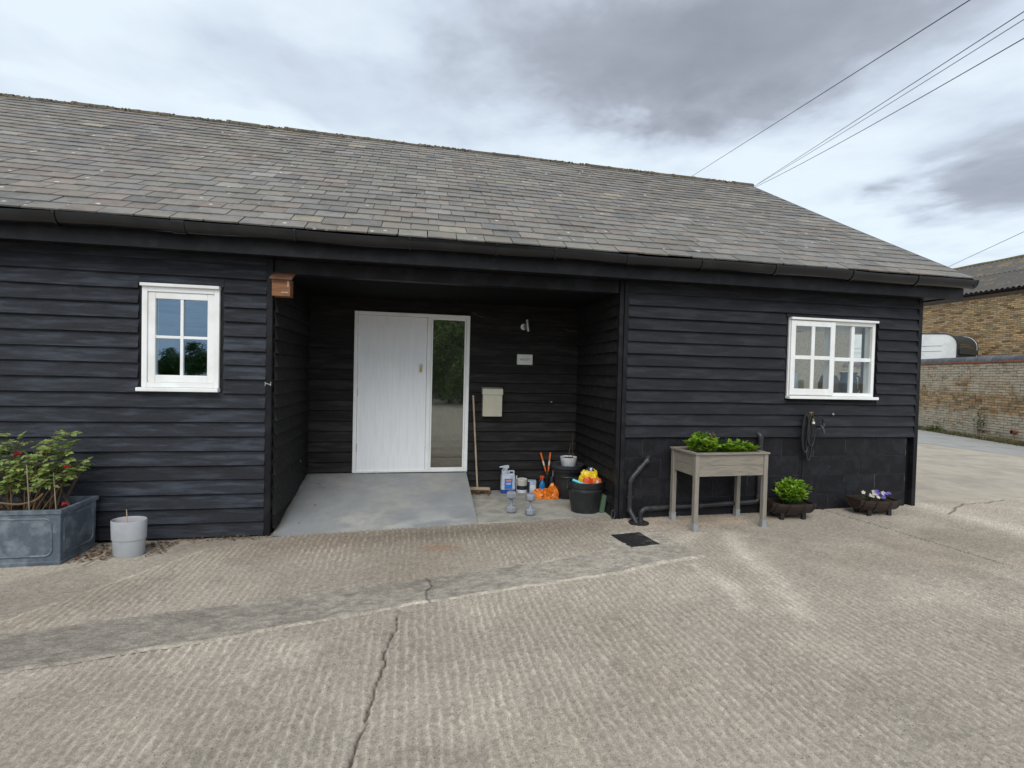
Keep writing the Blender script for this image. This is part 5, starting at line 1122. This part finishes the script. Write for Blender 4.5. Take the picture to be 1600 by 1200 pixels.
t = thing('oval_black_pot', 'black oval pot full of bright plastic packs at the front of the porch', 'pot', (1.975, 5.52, FZ), R(-6))
MB().lathe([(0.155, 0.0), (0.165, 0.006), (0.200, 0.235), (0.206, 0.240), (0.208, 0.262), (0.200, 0.268), (0.198, 0.290), (0.212, 0.300), (0.222, 0.345), (0.220, 0.365), (0.204, 0.365), (0.195, 0.29), (0.18, 0.25)], 48, sx=1.0, sy=0.80).build('pot', 'plantblack', t, smooth=35)
for s in (-1, 1): MB().tube([(s*0.2115, -0.04, 0.295), (s*0.216, -0.025, 0.262), (s*0.216, 0.025, 0.262), (s*0.2115, 0.04, 0.295)], 0.007, 6).build('lug', 'plantblack', t, smooth=40)
p = thing('yellow_bag', 'bulging yellow and orange plastic bag in the oval black pot', 'bag', (2.03, 5.54, FZ+0.30))
crumple((0.0, 0.03, 0.07), 0.125, 0.08, 0.125, 5.1, 4, 0.30, False).build('bag', 'yellow', p, smooth=25)
crumple((-0.05, -0.065, 0.055), 0.062, 0.03, 0.066, 2.4, 3, 0.35, False).build('print', 'redorange', p, smooth=25)
crumple((0.065, -0.055, 0.05), 0.07, 0.035, 0.06, 9.4, 3, 0.35, False).build('fold', 'orange', p, smooth=25)
MB().obox((0.06, -0.095, 0.045), (0.030, 0.006, 0.07), Matrix.Rotation(R(8), 3, 'Y')).build('label', 'paper', p, bevel=0.002)
crumple((0.005, 0.02, 0.185), 0.05, 0.035, 0.03, 1.4, 3, 0.5, False).build('knot', 'navy', p, smooth=25); crumple((0.012, -0.01, 0.195), 0.016, 0.012, 0.022, 6.6, 2, 0.3, False).build('tie', 'paper', p, smooth=25)
p = thing('turquoise_handle', 'turquoise plastic tool handle sticking out of the oval black pot', 'tool', (1.90, 5.45, FZ+0.33))
MB().tube(bendpath([(-0.10, 0.03, 0.055), (-0.05, 0.0, 0.040), (0.0, -0.03, 0.015), (0.06, -0.04, 0.010)], 0.04), 0.017, 10).build('grip', 'cyan', p, smooth=50); MB().tube([(0.055, -0.04, 0.01), (0.13, -0.04, -0.02)], [0.020, 0.028], 10).build('stem', 'potgrey', p, smooth=40)
tag(MB().obox((2.168, 5.475, FZ+0.105), (0.055, 0.10, 0.205), Matrix.Rotation(R(9), 3, 'Y')).build('green_block', 'greenblock', bevel=0.004), 'flat sage green block leaning on the porch side wall', 'block')
t = thing('door_stop', 'small metal hoop at the foot of the right porch post', 'fitting', (2.17, 5.14, 0.02))
MB().tube([(0.022*math.cos(R(a)), -0.005, 0.065+0.050*math.sin(R(a))) for a in range(0, 361, 24)], 0.005, 6).build('hoop', 'slateblue', t, smooth=40)

# ------------------------------------------------------------------ seen through the glass
t = thing('radiator', 'white panel radiator seen through the tall sidelight', 'radiator', (0.50, 8.66, 0.42))
MB().box(-0.50, 0.0, 0.0, 0.50, 0.05, 0.60).build('panel', 'whiteplastic', t, bevel=0.008)
for k in range(13): MB().box(-0.475+k*0.0745, -0.014, 0.04, -0.435+k*0.0745, -0.0005, 0.56).build('rib', 'whiteplastic', t, bevel=0.005)
MB().box(-0.5, -0.02, 0.601, 0.5, 0.06, 0.62).build('grille', 'whiteplastic', t)
MB().tube([(0.52, 0.02, 0.02), (0.52, 0.02, -0.10)], 0.012, 8).build('valve', 'steel', t)
t = thing('blue_jug', 'dark blue jug on the worktop behind the right window', 'jug', (5.50, 5.44, 1.43))
MB().lathe([(0.095, 0), (0.110, 0.02), (0.100, 0.20), (0.085, 0.28), (0.105, 0.33), (0.095, 0.32)], 28).build('body', 'teal', t, smooth=40)
MB().tube(bendpath([(0.09, 0, 0.29), (0.175, 0, 0.28), (0.175, 0, 0.10), (0.10, 0, 0.07)], 0.05), 0.011, 8).build('handle', 'teal', t, smooth=40)
t = thing('black_kettle', 'black kettle on the worktop behind the right window', 'kettle', (5.20, 5.43, 1.43))
MB().lathe([(0.115, 0), (0.125, 0.04), (0.12, 0.18), (0.085, 0.28), (0.02, 0.31), (0.012, 0.34)], 28).build('body', 'plantblack', t, smooth=40)
MB().tube(bendpath([(0.08, 0, 0.19), (0.15, 0, 0.21), (0.15, 0, 0.07), (0.10, 0, 0.04)], 0.04), 0.012, 8).build('handle', 'plantblack', t, smooth=40); MB().tube([(-0.09, 0, 0.11), (-0.14, 0, 0.18)], [0.022, 0.012], 10).build('spout', 'plantblack', t, smooth=40)
t = thing('kitchen_roll', 'pale blue kitchen roll standing behind the left casement of the right window', 'kitchen roll', (4.66, 5.44, 1.43))
MB().lathe([(0.065, 0), (0.068, 0.005), (0.068, 0.295), (0.065, 0.30), (0.02, 0.30)], 28).build('roll', 'palebox', t, smooth=40); MB().lathe([(0.008, 0.30), (0.008, 0.34)], 10).build('spindle', 'steel', t)
t = thing('storage_tin', 'square cream tin on the worktop behind the right window', 'tin', (4.93, 5.50, 1.43))
MB().box(-0.08, -0.05, 0, 0.08, 0.05, 0.20).build('body', 'cream', t, bevel=0.006); MB().box(-0.082, -0.052, 0.201, 0.082, 0.052, 0.22).build('lid', 'cream', t, bevel=0.004)

# ------------------------------------------------------------------ garden wall, barn and horsebox on the right
A_ = Vector((15.72, 10.09, 0.09)); dv = Vector((17.02-15.72, 14.0-10.09, 0)).normalized(); nv = Vector((-dv.y, dv.x, 0))   # nv faces the yard
gw = thing('garden_wall', 'old limewashed brick garden wall with dark rounded coping beside the road', 'wall', A_)
M3 = Matrix.Identity(4)
for i in range(3): M3[i][0] = dv[i]; M3[i][1] = -nv[i]; M3[i][2] = (0, 0, 1)[i]
T0, T1, HW = -2.5, 9.0, 2.19
core = MB(); core.box(T0, 0.012, 0, T1, 0.32, HW); o = core.build('core', 'mortar', gw); o.matrix_local = M3
def brick_me(k, L_, H_, D_, mat):
    rd = random.Random(k); m_ = MB(); h = [L_/2, D_/2, H_/2]; ch = 0.008
    j = lambda: rd.uniform(-0.004, 0.004)
    fr_ = [(-h[0]+ch+j(), -h[1], -h[2]+ch+j()), (h[0]-ch+j(), -h[1], -h[2]+ch+j()), (h[0]-ch+j(), -h[1], h[2]-ch+j()), (-h[0]+ch+j(), -h[1], h[2]-ch+j())]
    md = [(-h[0], -h[1]+ch, -h[2]), (h[0], -h[1]+ch, -h[2]), (h[0], -h[1]+ch, h[2]), (-h[0], -h[1]+ch, h[2])]
    bk = [(x, h[1], z) for x, y, z in md]; m_.loft([fr_, md, bk]); me = bpy.data.meshes.new('brick'); me.from_pydata(m_.v, [], m_.f); me.materials.append(MT[mat]); return me, m_
blib = [brick_me(k, 0.213, 0.064, 0.05, 'brick') for k in range(6)]; hlib = [brick_me(20+k, 0.100, 0.064, 0.05, 'brick') for k in range(3)]
ent = []
for r_ in range(29):
    z = 0.036+r_*0.0748; x = T0+(0.11 if r_ % 2 else 0)
    while x < T1:
        hd_ = random.random() < 0.18; L_ = 0.112 if hd_ else 0.224
        if random.random() > 0.012:
            yy_ = 0.012+random.gauss(0, 0.005)+(0.02 if random.random() < 0.03 else 0); M = M3 @ Matrix.Translation((x+L_/2, yy_, z+random.gauss(0, 0.003))) @ Euler((random.gauss(0, .02), random.gauss(0, .012), random.gauss(0, .02))).to_matrix().to_4x4()
            q = project(A_+M.translation); vis = q is not None and 1436 < q[0] < 1605
            ent.append((1/q[2]**2 if vis else 0, M, (hlib if hd_ else blib)[random.randrange(3 if hd_ else 6)]))
        x += L_
ent.sort(key=lambda a: -a[0])
for a, M, (me, mm) in ent[:300]: shared('brick', me, gw, M)
rest = MB()
for a, M, (me, mm) in ent[300:]: rest.add([M @ Vector(v) for v in mm.v], mm.f)
rest.build('bricks', 'brick', gw, smooth=False, kind='stuff')
x = T0
while x < T1:
    o = MB().box(x+0.004, -0.045, HW+0.002, x+0.235, 0.365, HW+0.048).build('tile', 'redtile', gw, bevel=0.004); o.matrix_local = M3
    A2 = list(range(0, 181, 18)); m_ = MB(); m_.loft([[(x+dx, 0.16-0.20*math.cos(R(a)), HW+0.050+0.155*math.sin(R(a))) for a in A2] for dx in (0.003, 0.237)]); o = m_.build('coping_stone', 'coping', gw, smooth=50); o.matrix_local = M3; x += 0.24
m_ = MB(); m_.tube([(0.0, 0, 0), (0.0, -0.12, 0)], 0.055, 16); dp = m_.build('drain_hole', 'redtile', gw, smooth=40); dp.matrix_local = M3 @ Matrix.Translation((0.62-0.35, 0.02, 0.30)); m_ = MB(); m_.lathe([(0.040, 0), (0.040, 0.002)], 14); o = m_.build('bore', 'dark', gw); o.matrix_local = M3 @ Matrix.Translation((0.62-0.35, -0.102, 0.30)) @ Matrix.Rotation(R(90), 4, 'X')
# verge along the wall
m_ = MB(); gm = MB()
def W_(a, off, z): return A_+dv*a+nv*off+Vector((0, 0, z-0.0))
for k in range(5200):
    a = random.uniform(-2, 8.5); off = abs(random.gauss(0, 0.20))+0.03; h = random.uniform(0.03, 0.15)*(1-min(off, 0.5))*(0.7+0.8*max(0, mnoise.noise((a*1.1, 3, 0))+0.4))
    d = Vector((random.uniform(-.7, .7), random.uniform(-.7, .7), 1)); m_.leaf(W_(a, off, 0.0), d, (random.uniform(-1, 1), random.uniform(-1, 1), .2), h, 0.014)
tag(m_.build('verge_grass', 'grass', smooth=False, kind='stuff'), 'straggly yellow-green grass along the foot of the garden wall', 'grass')
for a, off, h, rx, n, mat, lab in ((1.30, 0.12, 0.95, 0.20, 170, 'leaf_dark', 'tall thin weed growing against the garden wall'), (3.0, 0.12, 0.24, 0.38, 260, 'leaf_tree', 'low dark green weed clump at the foot of the garden wall'), (4.3, 0.1, 0.42, 0.25, 160, 'grass', 'dry brownish weed at the wall beside the building corner')):
    p = thing('weed', lab, 'weed', W_(a, off, 0.0)); herb(p, (0, 0, 0), rx, 0.15, h, n, 0.085, 0.036, mat)
# earth bed under the verge
m_ = MB(); n_ = 40; m_.loft([[W_(-2.5+11.2*i/n_, o_+(0.08*mnoise.noise((i*0.7, 0, 0)) if o_ > 0.1 else 0), z_) for o_, z_ in ((-0.01, 0.03), (0.2, 0.025), (0.42, 0.0065))] for i in range(n_+1)], caps=False, closed=False); o = m_.build('verge', 'soil'); o['kind'] = 'structure'
# yellow brick barn
bb = thing('brick_barn', 'yellow brick barn with corrugated roof behind the garden wall', 'building', (22.0, 20.0, 0.0))
MB().box(0.03, -14, 0, 6.0, 14, 5.10).build('wall', 'mortar', bb)
bl2 = [brick_me(40+k, 0.215, 0.064, 0.05, 'brickbarn')[1] for k in range(4)]; m_ = MB()
for r_ in range(45):
    z = 1.75+r_*0.0745; y = -7.5+(0.112 if r_ % 2 else 0)
    while y < 1.5:
        b_ = bl2[random.randrange(4)]; o_ = random.gauss(0, 0.004); dz_ = random.gauss(0, .002); sc_ = random.uniform(0.94, 1.0)
        m_.add([(0.035+v[1]+o_, y-v[0]*sc_, z+v[2]+dz_) for v in b_.v], b_.f); y += 0.225
m_.build('brickwork', 'brickbarn', bb, smooth=False, kind='stuff')
MB().box(-0.05, -14, 5.10, 0.02, 14, 5.22).build('wall_plate', 'oldwood', bb)
m_ = MB(); m_.loft([[(-0.16+0.06*math.cos(R(a)), y, 5.30+0.06*math.sin(R(a))) for a in range(180, 361, 20)] for y in (-14, 14)], caps=True); m_.build('gutter', 'gutter', bb, smooth=40)
m_ = MB(); L_ = 3.05; nyc = 900
for r0, r1, lf_ in ((0.0, 0.52, 0.0), (0.5, 1.0, 0.02)):
    prev = None; rows = []
    for s in (r0, r1):
        rows.append([(-0.22+s*3.25, -8.0+10.0*i/nyc, 5.33+s*1.78+lf_*(1 if s == r0 else 0)+0.028*math.sin(2*math.pi*(10.0*i/nyc)/0.178)) for i in range(nyc+1)])
    m_.loft(rows, caps=False, closed=False)
m_.build('corrugated_roof', 'asbestos', bb, smooth=60)
MB().add([(3.03, -14, 7.08), (3.03, 14, 7.08), (6.2, 14, 5.3), (6.2, -14, 5.3), (3.03, -14, 7.0), (3.03, 14, 7.0), (6.2, 14, 5.2), (6.2, -14, 5.2)], [(0,1,2,3),(4,7,6,5),(0,4,5,1),(2,6,7,3),(1,5,6,2),(3,7,4,0)]).build('rear_roof', 'asbestos', bb)
m_ = MB(); m_.tube([(3.03, -8+k*0.5, 7.11+random.uniform(-.015, .015)) for k in range(21)], 0.085, 10); m_.build('ridge', 'moss', bb, smooth=40)
# horsebox
hb = thing('horsebox', 'white horsebox with charcoal rounded front parked behind the garden wall', 'horsebox', (19.55, 14.72, 0.10), R(16.8))
def hb_profile(inset=0.0):      # local -Y is the front; profile in (y, z)
    P = [(0.05, 0.75), (0.0, 1.4), (0.0, 2.95)]
    P += [(0.42-0.42*math.cos(R(a)), 2.98+0.44*math.sin(R(a))) for a in range(0, 91, 12)]
    P += [(2.0, 3.52), (3.6, 3.58), (3.6, 0.75)]; return P
P = hb_profile()
MB().loft([[(x, y, z) for y, z in P] for x in (0.0, 0.02)]).build('side_panel', 'trailerwhite', hb)
MB().loft([[(x, y, z) for y, z in P] for x in (1.68, 1.70)]).build('side_panel', 'trailerwhite', hb)
MB().loft([[(x, y+0.012, z-0.012) for y, z in P] for x in (0.021, 1.679)]).build('body', 'trailerblack', hb, smooth=40)
ed = [(0.0, z_) for z_ in ()]; tr2 = [(y, z) for y, z in P[1:-2]]
for x in (-0.004, 1.704): MB().tube([(x, y-0.006, z+0.006) for y, z in tr2], 0.018, 8).build('edge_trim', 'rubber', hb, smooth=40)
for z in (2.78, 2.98): MB().box(-0.012, 0.45, z, -0.001, 3.58, z+0.012).build('moulding', 'potgrey', hb)
MB().box(0.15, -0.07, 2.66, 1.55, 0.011, 2.86).build('front_ledge', 'trailerblack', hb, bevel=0.02); MB().box(0.25, -0.004, 2.90, 1.45, 0.010, 3.05).build('front_window', 'glass', hb)
for y in (1.6, 2.5):
    for x in (0.02, 1.50):
        w_ = MB().tube([(x-0.10, y, 0.32), (x+0.10, y, 0.32)], 0.32, 24).build('wheel', 'rubber', hb, smooth=40); MB().tube([(x-0.11, y, 0.32), (x+0.11, y, 0.32)], 0.17, 18).build('rim', 'steel', w_, smooth=40)
MB().box(0.2, 0.1, 0.45, 1.5, 3.5, 0.74).build('chassis', 'trailerblack', hb)
MB().tube([(0.85, 0.2, 0.5), (0.85, -1.0, 0.5)], 0.05, 8).build('drawbar', 'steel', hb); MB().tube([(0.85, -0.9, 0.5), (0.85, -0.9, 0.0)], 0.035, 8).build('jockey_stand', 'steel', hb)

# ------------------------------------------------------------------ overhead cables
def cable(a, b, r_, label, sag=0.25):
    a, b = Vector(a), Vector(b); P = []
    for i in range(33):
        f = i/32*1.5-0.12; p = a.lerp(b, f); P.append(p-Vector((0, 0, sag*4*max(0, f*(1-f)))))
    tag(MB().tube(P, r_, 6).build('overhead_cable', 'cable', smooth=40), label, 'cable', 'overhead cables above the roof')
cable((17.505, 30, 15.0), (11.883, 9, 10.2), 0.013, 'uppermost single overhead cable crossing the sky right of the ridge', 0.0)
cable((22.295, 30, 14.86), (13.426, 9, 10.196), 0.012, 'upper cable of the three that fan out from the roof end', 0.0)
cable((22.2, 30, 14.80), (13.436, 9, 10.02), 0.010, 'middle cable of the three that fan out from the roof end', 0.05)
cable((22.25, 30, 14.74), (13.461, 9, 9.60), 0.013, 'lowest cable of the three that fan out from the roof end', 0.12)
cable((57.9, 45, 14.69), (45.74, 30, 13.555), 0.022, 'thin faint cable low in the sky above the brick barn', 0.0)

# ------------------------------------------------------------------ trees behind the viewer, mirrored in the glass
def crown_mesh(seed, n, rx, rz, ls):
    rd = random.Random(seed); m_ = MB(); cl = []
    for k in range(26):
        d = Vector((rd.gauss(0, 1), rd.gauss(0, 1), rd.gauss(0, 1))).normalized()*rd.uniform(0.35, 1.0); cl.append((Vector((d.x*rx, d.y*rx, d.z*rz)), rd.uniform(0.22, 0.42)*rx))
    for k in range(n):
        c, r_ = cl[rd.randrange(len(cl))]; d = Vector((rd.gauss(0, 1), rd.gauss(0, 1), rd.gauss(0, 1))).normalized(); p = c+d*r_*rd.uniform(0.6, 1.05)
        m_.leaf(p, (rd.uniform(-1, 1), rd.uniform(-1, 1), rd.uniform(-.8, .5)), d+Vector((0, 0, .5)), ls*rd.uniform(.6, 1.2), ls*0.6)
    me = bpy.data.meshes.new('crown'); me.from_pydata(m_.v, [], m_.f); me.materials.append(MT['leaf_tree']); return me
crowns = [crown_mesh(1, 5200, 2.2, 2.0, 0.26), crown_mesh(2, 4600, 2.2, 1.8, 0.26)]
def tree(loc, s, k, label, group, low=1.0):
    t = thing('leafy_tree', label, 'tree', loc, random.uniform(0, 6), group)
    m_ = MB(); m_.tube([(0, 0, -0.2), (0.05*s, 0, 0.8*s), (0.1*s, 0.08*s, 2.2*s)], [0.16*s, 0.12*s, 0.05*s], 9)
    for q in range(5): a = q*1.257; m_.tube([(0.03*s, 0, (0.7+0.2*q)*s), (math.cos(a)*0.6*s, math.sin(a)*0.6*s, (1.3+0.25*q)*s), (math.cos(a)*1.2*s, math.sin(a)*1.2*s, (1.9+0.25*q)*s)], [0.06*s, 0.04*s, 0.02*s], 6)
    m_.build('trunk', 'bark', t, smooth=60); c = bpy.data.objects.new('crown', crowns[k]); COL.objects.link(c); c.parent = t; c.location = (0, 0, 2.35*s*low); c.scale = (s, s, s)
tree((1.6, -12.5, 0), 1.0, 0, 'bushy green tree across the yard, mirrored in the middle of the sidelight', 'trees mirrored in the glass', 0.72)
tree((4.2, -15.5, 0), 1.2, 1, 'taller green tree across the yard, mirrored at the top of the sidelight', 'trees mirrored in the glass', 0.8)
tree((2.6, -20.5, 0), 2.3, 1, 'tallest green tree standing farther back across the yard', 'trees mirrored in the glass', 0.8)
for k, (x, y, s) in enumerate(((-46, -58, 1.1), (-41, -60, 1.0), (-36.5, -57, 0.95), (-32, -60, 1.0), (-28, -58, 1.05), (-24, -57, 1.2), (-20, -59, 1.1), (-15.5, -56, 1.0), (-11, -58, 1.2), (-51, -60, 1.2))):
    tree((x, y, 0), s, k % 2, 'distant tree in the row mirrored in the left window', 'far tree row mirrored in the left window', 0.85)
